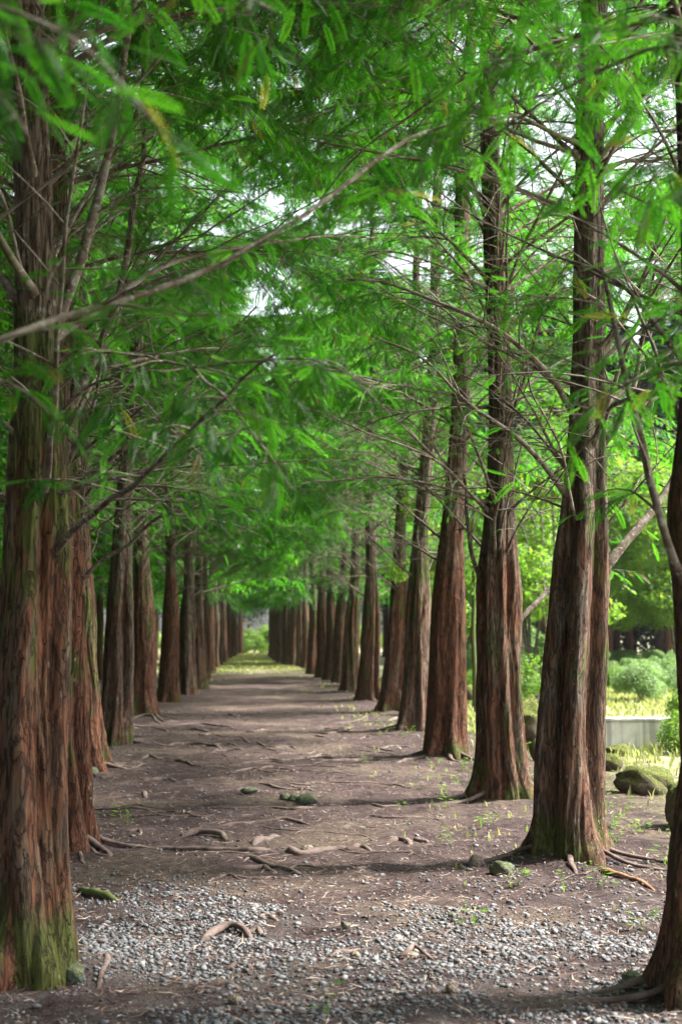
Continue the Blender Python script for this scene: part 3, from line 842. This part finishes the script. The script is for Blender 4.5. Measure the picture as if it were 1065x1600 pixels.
V, F, T = leaf_cloud(99, [(g.normal(0, .6), g.normal(0, .6), g.uniform(1.8, 5), g.uniform(.3, .6)) for _ in range(14)], 7000, .10)
c = ob('crown', mesh_np('crown', V, tris=F, smooth=False, attrs={'tint': T}, mat=M_SHRUB), tt); c['kind'] = 'stuff'

def conifer(seed, zs=4.0):
    g = np.random.default_rng(seed)
    n = 9000; t = g.random(n) ** .8
    z = zs + (19 - zs) * t; rad = (2.6 * (1 - t) + .25) * np.sqrt(g.random(n)); az = g.integers(0, 9, n) * .7 + np.floor(z * 1.3) * 1.9 + g.normal(0, .16, n)
    P = np.stack([np.cos(az) * rad, np.sin(az) * rad, z - rad * .35 + g.normal(0, .1, n)], 1)
    d = np.stack([np.cos(az), np.sin(az), -.55 + g.normal(0, .2, n)], 1)
    nr = nrm(np.array((0, 0, 1.0)) + g.normal(0, .5, (n, 3))); x = nrm(d); y = nrm(np.cross(nr, x))
    l = g.uniform(.25, .55, n)[:, None]
    V = np.stack([P - x * l * .5, P + y * l * .2, P + x * l * .6, P - y * l * .2], 1).reshape(-1, 3)
    a = np.arange(n)[:, None] * 4
    F = np.concatenate([a + np.array((0, 1, 2)), a + np.array((0, 2, 3))])
    tv, tq = tube([(0, 0, -.2), (0, 0, 2), (.05, 0, 6), (0, .05, 12), (0, 0, 19)], [.24, .2, .17, .11, .02], 9)
    return (mesh_np('conifer_needles', V, tris=F, smooth=False, attrs={'tint': np.repeat(g.random(n), 4)}, mat=M_DARKLEAF), mesh_np('conifer_trunk', tv, quads=tq, attrs={'ridge': np.full(len(tv), .6)}, mat=M_BARK_PALE))
CONIFERS = [conifer(s) for s in (1, 2, 3)]
SKIRTED = [conifer(s, .6) for s in (7, 8)]
g = np.random.default_rng(44)
for i in range(64):
    row = i // 16
    y = 70 + row * 7 + g.uniform(-2, 2); x = 7 + (i % 16) * 2.5 + g.uniform(-.9, .9)
    plant('conifer_tree', CONIFERS, i, x, y, g.uniform(.85, 1.2), 'dark tall conifer in the forest across the meadow', 'tree', 'dark conifers across the meadow', g)
for i in range(34):
    x, y = 12 + (i % 17) * 2.3 + g.uniform(-.6, .6), 99 + (i // 17) * 5 + g.uniform(-1, 1)
    plant('conifer_tree', SKIRTED, i, x, y, g.uniform(.8, 1.1), 'dark conifer skirted to the ground at the back of the forest', 'tree', 'skirted conifers behind the forest edge', g)
for i in range(10):
    x, y = -9 + i * 2.2 + g.uniform(-.5, .5), 122 + g.uniform(0, 14)
    plant('conifer_tree', CONIFERS, i, x, y, g.uniform(.6, .9), 'blue-green conifer closing the far end of the avenue', 'tree', 'conifers at the far end', g)
for i in range(9):
    x, y = -3.5 + i * .9 + g.uniform(-.3, .3), 100 + g.uniform(-3, 8)
    plant('bush', SHRUBS, i, x, y, g.uniform(.8, 1.3), 'bright bush in the clearing where the avenue ends', 'bush', 'bushes at the avenue end', g, ('foliage', 'stems'))
for i in range(16):
    x, y = -13 + i * 1.6 + g.uniform(-.5, .5), 112 + g.uniform(0, 8)
    plant('bush', SHRUBS, i, x, y, g.uniform(1.0, 1.5), 'large bush in the hedge behind the bright clearing bushes', 'bush', 'large bushes closing the avenue', g, ('foliage', 'stems'))
for i in range(24):
    x, y = -11.5 - g.uniform(0, 7), 16 + i * 3.4 + g.uniform(-1, 1)
    plant('sapling_tree', TREELETS, i, x, y, g.uniform(.8, 1.3), 'shaded broadleaf sapling in the wood behind the redwood files', 'tree', 'saplings in the wood', g)
for i in range(60):
    x, y = -16.5 - (i % 3) * 3.2 - g.uniform(0, 2), -6 + (i // 3) * 4.6 + g.uniform(-1, 1)
    plant('conifer_tree', CONIFERS, i, x, y, g.uniform(.7, 1.0), 'dark conifer deep in the wood behind the third file', 'tree', 'conifers deep in the wood', g)

# ------------------------------------------------------------------ concrete wall, boulders, stones
def rock_mesh(seed, sx, sy, sz, material, rough=.22, sub=3):
    import bmesh
    bm = bmesh.new()
    bmesh.ops.create_icosphere(bm, subdivisions=sub, radius=1)
    V = np.array([v.co for v in bm.verts]); F = np.array([[v.index for v in f.verts] for f in bm.faces]); bm.free()
    g = np.random.default_rng(seed)
    for _ in range(7):                            # cleave a few facets
        d = nrm(g.normal(size=3)); h = g.uniform(.62, .88)
        s = V @ d; V = V - np.clip(s - h, 0, None)[:, None] * d * .85
    k = fbm(V[:, 0] * 2.2 + V[:, 2] * 1.3 + 5, V[:, 1] * 2.2 + V[:, 2] * 1.7 + 5, seed % 50, 4) - .5
    V = V * (1 + rough * 2 * k)[:, None]
    V = V * np.array((sx, sy, sz))
    return mesh_np('rock', V, tris=F, mat=material)
def rock(name, px, py, w, h, dp, material, label, seed, rot=0, sub=3, rough=.22, cat='rock', sink=.3):
    p = gpt(px, py)
    s = depth(p) / FPX
    o = ob(name, rock_mesh(seed, w * s / 2, dp * s / 2, h * s / 2 * (1 + sink), material, rough, sub), loc=(p[0], p[1] + dp * s * .25, p[2] + h * s / 2 * (1 - sink * .6)))
    o.rotation_euler.z = rot
    return thing(o, label, cat)
rock('boulder', 1012, 1243, 100, 46, 75, M_MOSSROCK, 'rounded boulder thick with moss, in the grass below the concrete wall', 3, sub=4, rough=.3)
rock('boulder', 1072, 1295, 60, 70, 70, M_MOSSROCK, 'dark mossy boulder half hidden behind the pinched-waist redwood', 5, sub=4)
rock('boulder', 968, 1180, 46, 16, 60, M_MOSSROCK, 'long flat mossy rock on the pale grass just below the concrete wall', 6, sub=4)
rock('boulder', 955, 1205, 40, 26, 40, M_MOSSROCK, 'small mossy rock close beside the thick dark-red trunk', 8)
rock('boulder', 835, 1172, 62, 74, 60, M_MOSSROCK, 'tall yellow-mossed boulder seen between two redwood trunks', 9, sub=4)
rock('boulder', 842, 1190, 30, 36, 30, M_MOSSROCK, 'small pointed stone leaning before the tall yellow-mossed boulder', 10)
rock('boulder', 735, 1098, 26, 26, 26, M_MOSSROCK, 'mossy lump beside the slender mossy sapling', 12)
rock('stone', 116, 1540, 34, 32, 34, M_GREENROCK, 'grey-green angular stone against the foot of the orange-brown mossy redwood', 14)
rock('stone', 785, 1366, 42, 18, 36, M_GREENROCK, 'low mossy green stone at the foot of the thick dark-red redwood', 15)
rock('stone', 744, 1354, 28, 18, 24, M_TANROCK, 'reddish brown stone next to the low mossy green stone', 16)
rock('stone', 480, 1257, 40, 15, 34, M_GREENROCK, 'long flat green stone in the middle of the path', 17)
rock('stone', 462, 1253, 22, 13, 22, M_GREENROCK, 'green stone touching the long flat green stone on the path', 18)
rock('stone', 445, 1250, 18, 10, 18, M_GREENROCK, 'smallest green stone beside the pair of flat green stones', 19)
rock('stone', 390, 1240, 30, 9, 26, M_GREENROCK, 'half-buried dark stone in the path short of the flat green stones', 20)
rock('stone', 136, 1215, 36, 16, 30, M_GREENROCK, 'flat green stone lying at the foot of a wood-side redwood', 21)
rock('stone', 368, 1569, 22, 14, 20, M_TANROCK, 'tan stone lying on the gravel below the short bark-covered root', 22)
rock('stone', 706, 1553, 20, 16, 20, M_TANROCK, 'rounded pale stone alone on the bare patch in the gravel', 23)
rock('stone', 990, 1538, 36, 18, 30, M_GREENROCK, 'greenish stone on the gravel near the pinched-waist redwood', 24)
rock('stone', 480, 1330, 22, 9, 18, M_TANROCK, 'tan stone lodged in the crossing roots', 25)
rock('stone', 706, 1438, 16, 9, 16, M_ROCK, 'dark stone on the brown litter strip across the gravel', 26)
rock('stone', 555, 1497, 20, 10, 18, M_TANROCK, 'pale tan stone beside the long thin root in the gravel', 27)
rock('stone', 641, 1498, 28, 10, 22, M_TANROCK, 'flat pale stone under the arched root in the gravel', 28)
rock('stone', 540, 1452, 18, 12, 16, M_ROCK, 'pale grey stone at the edge of the mossy gravel patch', 29)
# low stained concrete wall across the meadow
def box_part(name, parent, c, s, m, bev=.012):
    import bmesh
    bm = bmesh.new()
    bmesh.ops.create_cube(bm, size=1)
    for v in bm.verts: v.co = Vector((v.co.x * s[0], v.co.y * s[1], v.co.z * s[2])) + Vector(c)
    bmesh.ops.bevel(bm, geom=bm.edges[:], offset=bev, segments=2, affect='EDGES')
    me = bpy.data.meshes.new(name); bm.to_mesh(me); bm.free(); me.materials.append(m)
    return ob(name, me, parent)
pw = gpt(992, 1172)
wl = ob('concrete_wall', None, loc=pw); wl.rotation_euler.z = -.12
thing(wl, 'low pale concrete wall with dark water streaks across the meadow', 'wall')
box_part('wall_body', wl, (0, .1, .15), (.95, .22, .46), M_CONC)
box_part('coping', wl, (0, .1, .40), (1.0, .28, .035), M_CONC, .008)

# ------------------------------------------------------------------ exposed roots and fallen wood
def surf(name, px, r0, r1, material, label, seed, lift=.18, cat='root', arch_=0.0, group=None):
    g = np.random.default_rng(seed)
    P = [gpt(*q) for q in px]
    P, L = resample(P, max(12, len(px) * 5))
    s = depth(P.mean(0)) / FPX
    m = len(P); t = np.linspace(0, 1, m)
    R = (r0 + (r1 - r0) * t) * s * (1 + .28 * (vn(t * 9, t * 0, seed) - .5)) * np.clip(np.minimum(t, 1 - t) * 4.5, .15, 1)
    P[:, 0] += .015 * (vn(t * 5, t * 0 + 3, seed + 1) - .5) * 2
    P[:, 1] += .10 * (vn(t * 4, t * 0 + 5, seed + 2) - .5) * 2
    for i in range(m): P[i, 2] = gz(P[i, 0], P[i, 1])
    P[:, 2] += R * (lift + .5 * (vn(t * 4, t * 0 + 7, seed + 3) - .5)) + arch_ * np.sin(math.pi * t) - (.02 + R.max() * .5) * (np.abs(2 * t - 1) ** 4)
    V, Q = tube(P, R, 10, .8)
    g2 = vn(V[:, 0] * 30, V[:, 1] * 12 + V[:, 2] * 30, seed) - .5
    V[:, 2] += g2 * .008
    o = ob(name, mesh_np(name, V - P[0], quads=Q, mat=material), loc=P[0])
    return thing(o, label, cat, group)
ROOTS = [
    ([(190, 1322), (260, 1326), (340, 1330), (400, 1331), (450, 1327)], 6, 5, 'long brown root running across the path towards the crossing roots'),
    ([(270, 1309), (310, 1303), (345, 1305), (362, 1318)], 6, 3, 'pale broad-backed root beside the long brown root'),
    ([(392, 1324), (420, 1311), (450, 1304)], 6, 4, 'pinkish bare root slanting away from the long brown root'),
    ([(370, 1335), (400, 1350), (430, 1358), (460, 1366), (497, 1376)], 6, 4, 'dark knotted root forking towards the gravel'),
    ([(345, 1356), (385, 1361), (410, 1356), (437, 1371)], 6, 3, 'brown root bending beneath the dark knotted root'),
    ([(322, 1291), (380, 1290), (440, 1286), (505, 1290)], 4, 3, 'thin straight root above the crossing roots'),
    ([(435, 1326), (465, 1338), (495, 1332), (530, 1327), (555, 1318)], 7, 4, 'grey root zigzagging through the crossing roots'),
    ([(125, 1318), (150, 1331), (178, 1342)], 4, 2, 'thin dark root leaving the bright mossy heel'),
    ([(118, 1324), (128, 1338), (134, 1354)], 3, 2, 'short pale rootlet below the bright mossy heel'),
    ([(308, 1474), (335, 1462), (362, 1457), (382, 1462), (398, 1476)], 8, 5, 'pale arched root humped above the gravel'),
    ([(372, 1455), (395, 1452), (420, 1462)], 6, 4, 'dark root stub behind the pale arched root'),
    ([(393, 1441), (415, 1434), (442, 1447)], 6, 4, 'small brown root knuckle above the gravel'),
    ([(333, 1513), (360, 1507), (384, 1513), (398, 1527)], 6, 4, 'thin dark root with a spot of moss in the gravel'),
    ([(312, 1541), (350, 1537), (388, 1547)], 8, 6, 'short thick bark-covered root lying in the gravel'),
    ([(165, 1485), (169, 1505), (162, 1525), (148, 1550)], 6, 4, 'bare pinkish root curling out by the orange-brown mossy redwood'),
    ([(212, 1219), (260, 1217), (288, 1225)], 6, 4, 'root with an orange broken end on the brown litter'),
    ([(243, 1166), (290, 1163), (330, 1166), (358, 1174)], 5, 4, 'long dark root near the splayed-root redwood'),
    ([(248, 1186), (280, 1189), (300, 1196), (332, 1199)], 5, 3, 'dark root with a green stone against it'),
    ([(368, 1239), (388, 1234), (408, 1242)], 6, 4, 'mounded root knuckle before the flat green stones'),
    ([(532, 1327), (560, 1321), (585, 1331)], 5, 3, 'brown root tip lying past the crossing roots'),
    ([(598, 1317), (625, 1313), (645, 1322)], 6, 4, 'dark humped root lying short of the reddish brown stone'),
    ([(645, 1313), (672, 1317)], 5, 4, 'short dark root beside the dark humped root'),
    ([(540, 1361), (580, 1358), (605, 1362)], 3, 2, 'thin dead root on the litter above the gravel'),
    ([(497, 1487), (540, 1489), (592, 1486)], 5, 3, 'long thin root in the gravel beside a pale tan stone'),
    ([(608, 1502), (645, 1491), (682, 1501)], 5, 3, 'arched root in the gravel over a flat pale stone'),
    ([(745, 1487), (772, 1486)], 5, 4, 'short dark root end on the grey gravel'),
    ([(798, 1506), (842, 1509)], 4, 3, 'dark stick-like root on the grey gravel'),
    ([(475, 1197), (530, 1190), (580, 1188), (655, 1187)], 4, 6, 'pale root running from the two-ribbed redwood across the path'),
    ([(455, 1186), (500, 1184), (560, 1192)], 3, 3, 'thin root crossing the pale root of the two-ribbed redwood'),
    ([(258, 1140), (300, 1138), (335, 1146)], 4, 3, 'dark root in front of the sixth wood-side redwood'),
    ([(300, 1128), (340, 1133), (372, 1140)], 3, 3, 'slim root lying lengthwise in the path litter'),
    ([(222, 1240), (232, 1248)], 5, 3, 'small dark broken stick on the brown litter'),
    ([(186, 1298), (215, 1296), (225, 1300)], 4, 3, 'short flat root on the litter near the bright mossy heel'),
    ([(380, 1205), (430, 1200), (470, 1206)], 3, 3, 'faint half-buried root short of the pale crossing root'),
    ([(560, 1255), (600, 1262), (640, 1258)], 3, 3, 'half-buried thin root on the meadow half of the path'),
]
for k, (px, a, b, lab) in enumerate(ROOTS):
    _f = 1.25 if 1280 < px[0][1] < 1380 else 1.0
    surf('exposed_root', px, a * _f, b * _f, M_ROOT, lab, 400 + k * 5, arch_=.03 if k in (9, 24, 1) else .0, group='exposed roots in the path')
gr_ = np.random.default_rng(77)
for k in range(70):
    x, y = gr_.uniform(170, 660), gr_.uniform(1120, 1420)
    y = 1110 + (y - 1110) * gr_.random() ** .5
    w = gr_.uniform(25, 85) * (y - 985) / 260; sl = gr_.normal(0, .10)
    surf('exposed_root', [(x - w, y - w * sl), (x - w * .3, y + gr_.normal(0, 3)), (x + w * .4, y + gr_.normal(0, 3)), (x + w, y + w * sl)], gr_.uniform(1.8, 4.2), gr_.uniform(1.2, 2.6), M_ROOT, 'thin half-buried rootlet in the brown litter of the path', 800 + k * 3, lift=.05, group='rootlets in the litter')
surf('fallen_branch', [(118, 1393), (150, 1402), (175, 1404), (198, 1409)], 8, 7, M_MOSSROOT, 'thick moss-green fallen branch lying on the edge of the gravel', 600, .8, 'branch')
surf('fallen_branch', [(925, 1357), (960, 1370), (1000, 1382), (1032, 1393)], 6, 4, M_REDWOOD, 'torn red-brown bark strip lying by the thick dark-red redwood', 605, .8, 'branch')
for k, px in enumerate(([(140, 1595), (180, 1575), (205, 1560)], [(845, 1385), (900, 1372), (945, 1352)], [(1000, 1440), (960, 1460), (930, 1470)], [(560, 1560), (600, 1575), (640, 1590)], [(700, 1470), (760, 1478), (800, 1474)])):
    surf('fallen_twig', px, 1.6, 1.0, M_ROOT, 'thin dry twig lying on the ground near the gravel', 650 + k * 4, 1.2, 'twig', group='dry twigs on the ground')

# ------------------------------------------------------------------ gravel, litter, weeds, grass
def ico():
    import bmesh
    bm = bmesh.new(); bmesh.ops.create_icosphere(bm, subdivisions=1, radius=1)
    V = np.array([v.co for v in bm.verts]); F = np.array([[v.index for v in f.verts] for f in bm.faces]); bm.free()
    return V, F
def gravel_density(x, y):
    c = fbm(x * 2.2, y * 2.2, 43, 3)
    w = .55 * (fbm(x * .9, y * .9, 40, 3) - .5) * 2
    d = np.zeros_like(x)
    for px, py, rx, ry in ((-.5, 7.6, .95, 1.55), (1.55, 7.2, 1.25, 1.15), (-.2, 5.7, 1.6, .65), (1.6, 5.6, 1.3, .5)):
        q = np.sqrt(((x - px) / rx) ** 2 + ((y - py) / ry) ** 2) + w
        d = np.maximum(d, np.clip((1.25 - q) / .6, 0, 1))
    d = np.maximum(d, .10 * (y < 10)) * np.clip((c - .36) / .14, .15, 1)
    side = 1.0
    return np.clip(d * side, .0, 1)
def scatter(seed, n, size, region, dens, name, material, label, cat, sunk=.25):
    g = np.random.default_rng(seed)
    x = g.uniform(region[0], region[1], n); y = g.uniform(region[2], region[3], n)
    k = g.random(n) < dens(x, y); x, y = x[k], y[k]; n = len(x)
    base, F = ico()
    s = size * np.exp(g.normal(0, .5, n)); s = np.clip(s, size * .45, size * 2.6)
    sc = np.stack([s * g.uniform(.8, 1.35, n), s * g.uniform(.7, 1.1, n), s * g.uniform(.42, .75, n)], 1)
    az = g.uniform(0, 6.28, n); tl = g.normal(0, .25, n)
    J = base[None] * (1 + g.normal(0, .13, (n, len(base), 1)))
    P = J * sc[:, None]
    P = np.stack([P[..., 0], P[..., 1] * np.cos(tl)[:, None] - P[..., 2] * np.sin(tl)[:, None], P[..., 1] * np.sin(tl)[:, None] + P[..., 2] * np.cos(tl)[:, None]], -1)
    c, q = np.cos(az)[:, None], np.sin(az)[:, None]
    P = np.stack([P[..., 0] * c - P[..., 1] * q, P[..., 0] * q + P[..., 1] * c, P[..., 2]], -1)
    P += np.stack([x, y, gz(x, y) + sc[:, 2] * sunk], 1)[:, None]
    FF = (F[None] + (np.arange(n) * len(base))[:, None, None]).reshape(-1, 3)
    o = ob(name, mesh_np(name, P.reshape(-1, 3), tris=FF, attrs={'tint': np.repeat(np.clip(g.normal(.38, .24, n), 0, 1), len(base))}, mat=material))
    o['kind'] = 'stuff'
    return thing(o, label, cat)
scatter(1, 108000, .0076, (-2.6, 3.6, 4.7, 11.5), gravel_density, 'gravel', M_PEB, 'grey crushed gravel spread over the near end of the path', 'gravel', .4)
scatter(2, 12000, .010, (-3.0, 4.5, 8, 30), lambda x, y: .05 + .35 * np.clip((fbm(x * .9, y * .9, 47, 3) - .45) / .2, 0, 1), 'pebbles', M_PEB, 'loose pebbles sprinkled through the brown litter of the path', 'pebbles', .2)

def litter(seed, n, region, ln, wd, dens=None):
    g = np.random.default_rng(seed)
    x = g.uniform(region[0], region[1], n); y = region[2] + (region[3] - region[2]) * g.random(n) ** 1.5
    if dens is not None:
        k = g.random(n) < dens(x, y); x, y = x[k], y[k]; n = len(x)
    az = g.uniform(0, 6.28, n); l = ln * g.uniform(.4, 1.6, n); w = wd * g.uniform(.6, 1.5, n)
    z = gz(x, y) + g.uniform(.003, .020, n)
    d = np.stack([np.cos(az), np.sin(az), g.normal(0, .16, n)], 1); s = np.stack([-np.sin(az), np.cos(az), g.normal(0, .3, n)], 1)
    P = np.stack([x, y, z], 1); b = g.normal(0, .18, n)[:, None] * l[:, None]
    V = np.stack([P - d * l[:, None] / 2, P + s * (w[:, None] / 2 + b), P + d * l[:, None] / 2, P - s * (w[:, None] / 2 - b)], 1).reshape(-1, 3)
    a = np.arange(n)[:, None] * 4
    F = np.concatenate([a + np.array((0, 1, 3)), a + np.array((1, 2, 3))])
    return V, F, np.repeat(g.random(n) ** 1.3, 4)
lv = [litter(11, 95000, (-3.2, 5.0, 4.8, 38), .038, .005), litter(12, 26000, (-3.2, 5.0, 4.8, 30), .10, .006)]
V = np.concatenate([a[0] for a in lv]); F = np.concatenate([lv[0][1], lv[1][1] + len(lv[0][0])]); T = np.concatenate([a[2] for a in lv])
o = ob('needle_litter', mesh_np('needle_litter', V, tris=F, smooth=False, attrs={'tint': T}, mat=M_LIT)); o['kind'] = 'stuff'
thing(o, 'fallen redwood needles and small twigs covering the path', 'litter')

def blades(seed, n, region, h, dens, wd=.006, pw=1.0):
    g = np.random.default_rng(seed)
    x = g.uniform(region[0], region[1], n); y = region[2] + (region[3] - region[2]) * g.random(n) ** pw
    k = g.random(n) < dens(x, y); x, y = x[k], y[k]; n = len(x)
    az = g.uniform(0, 6.28, n); hh = h * g.uniform(.5, 1.5, n); w = wd * (1 + y / 18)
    P = np.stack([x, y, gz(x, y) - .005], 1)
    s = np.stack([np.cos(az), np.sin(az), np.zeros(n)], 1) * w[:, None]
    b = np.stack([-np.sin(az), np.cos(az), np.zeros(n)], 1) * (hh * g.uniform(.1, .7, n))[:, None]
    up = np.array((0, 0, 1.0)) * hh[:, None]
    V = np.stack([P - s, P + s, P + s * .8 + b * .35 + up * .6, P - s * .8 + b * .35 + up * .6, P + b + up], 1).reshape(-1, 3)
    a = np.arange(n)[:, None] * 5
    F = np.concatenate([a + np.array(t) for t in ((0, 1, 2), (0, 2, 3), (3, 2, 4))])
    return V, F, np.repeat(g.random(n), 5)
def meadow(x, y): return np.clip((x - 2.9 + 1.8 * (fbm(x * .8, y * .8, 51, 3) - .5)) / 1.6, 0, 1) * (.25 + .75 * np.clip((fbm(x * 1.5, y * 1.5, 52, 2) - .4) / .2, 0, 1))
def endgrass(x, y): return np.clip((y - 50 + 30 * (fbm(x * .9, y * .25, 55, 3) - .5)) / 22, 0, .7)
def edge(x, y): return .10 * np.clip((x - 1.0) / 1.2, 0, 1) * np.clip((fbm(x * 1.7, y * 1.2, 58, 2) - .5) / .15, 0, 1)
bl = [blades(21, 60000, (2.4, 12, 9, 46), .10, meadow, pw=1.2), blades(22, 32000, (-2.6, 3.4, 40, 100), .07, endgrass), blades(23, 26000, (.8, 4, 8, 45), .05, edge)]
off = 0; VV, FF = [], []
for V, F, T in bl: VV.append(V); FF.append(F + off); off += len(V)
o = ob('grass', mesh_np('grass', np.concatenate(VV), tris=np.concatenate(FF), smooth=False, attrs={'tint': np.concatenate([b[2] for b in bl])}, mat=M_GRASS)); o['kind'] = 'stuff'
thing(o, 'sparse bright grass along the meadow edge and at the far end', 'grass')

def weed_mesh(seed):
    g = np.random.default_rng(seed); V, F, T = [], [], []
    for i in range(int(g.integers(4, 8))):
        az = g.uniform(0, 6.28); l = g.uniform(.03, .065); h = g.uniform(.02, .09); r = g.uniform(.01, .05)
        d = np.array((math.cos(az), math.sin(az), 0)); s = np.array((-d[1], d[0], 0)); b = d * r + np.array((0, 0, h))
        k = len(V); w = l * g.uniform(.2, .32); tl = g.uniform(-.3, .6)
        V += [b, b + d * l * .4 + s * w + (0, 0, l * .4 * tl), b + d * l * .45 + (0, 0, l * .4 * tl - w * .3), b + d * l * .4 - s * w + (0, 0, l * .4 * tl), b + d * l + (0, 0, l * tl * .6)]
        F += [(k, k + 2, k + 1), (k, k + 3, k + 2), (k + 1, k + 2, k + 4), (k + 2, k + 3, k + 4)]
        j = len(V); V += [np.zeros(3) - s * .002, np.zeros(3) + s * .002, b]; F += [(j, j + 1, j + 2)]
        T += [g.random()] * 8
    return mesh_np('weed', np.array(V), tris=np.array(F), smooth=False, attrs={'tint': np.array(T)}, mat=M_SHRUB)
WEEDS = [weed_mesh(s) for s in range(6)]
g = np.random.default_rng(61); cnt = 0
spots = [(808, 1384), (880, 1392), (940, 1385), (1005, 1455), (1048, 1310), (975, 1265), (915, 1325), (735, 1250), (697, 1262), (680, 1200), (640, 1150), (1000, 1300), (960, 1290), (510, 1584), (740, 1445), (200, 1288), (190, 1281)]
while cnt < 150:
    if cnt < len(spots): p = gpt(*spots[cnt]); s = 1.3
    else:
        x = g.uniform(1.2, 4.3); y = g.uniform(8.5, 26)
        if g.random() > np.clip((x - .9) / 2.2, .04, 1): continue
        p = np.array((x, y, gz(x, y))); s = g.uniform(.7, 1.5)
    o = ob('seedling', WEEDS[cnt % 6], loc=p); o.rotation_euler.z = g.uniform(0, 6.28); o.scale = (s, s, s)
    thing(o, 'small bright green seedling growing from the brown litter', 'plant', 'seedlings in the litter')
    cnt += 1

def haze():
    import bmesh
    bm = bmesh.new(); bmesh.ops.create_cube(bm, size=1)
    for v in bm.verts: v.co = Vector((v.co.x * 130, v.co.y * 190 + 65, v.co.z * 26 + 12))
    me = bpy.data.meshes.new('haze'); bm.to_mesh(me); bm.free()
    m = bpy.data.materials.new('haze_air'); m.use_nodes = True; nt = m.node_tree; nt.nodes.clear()
    v = nt.nodes.new('ShaderNodeVolumePrincipled'); o = nt.nodes.new('ShaderNodeOutputMaterial')
    v.inputs['Color'].default_value = (.88, .93, 1, 1); v.inputs['Density'].default_value = .00012
    nt.links.new(v.outputs[0], o.inputs['Volume'])
    me.materials.append(m)
    h = ob('haze', me); h['kind'] = 'stuff'
    thing(h, 'thin pale haze in the humid air along the avenue', 'haze')
haze()
SC.cycles.volume_bounces = 0
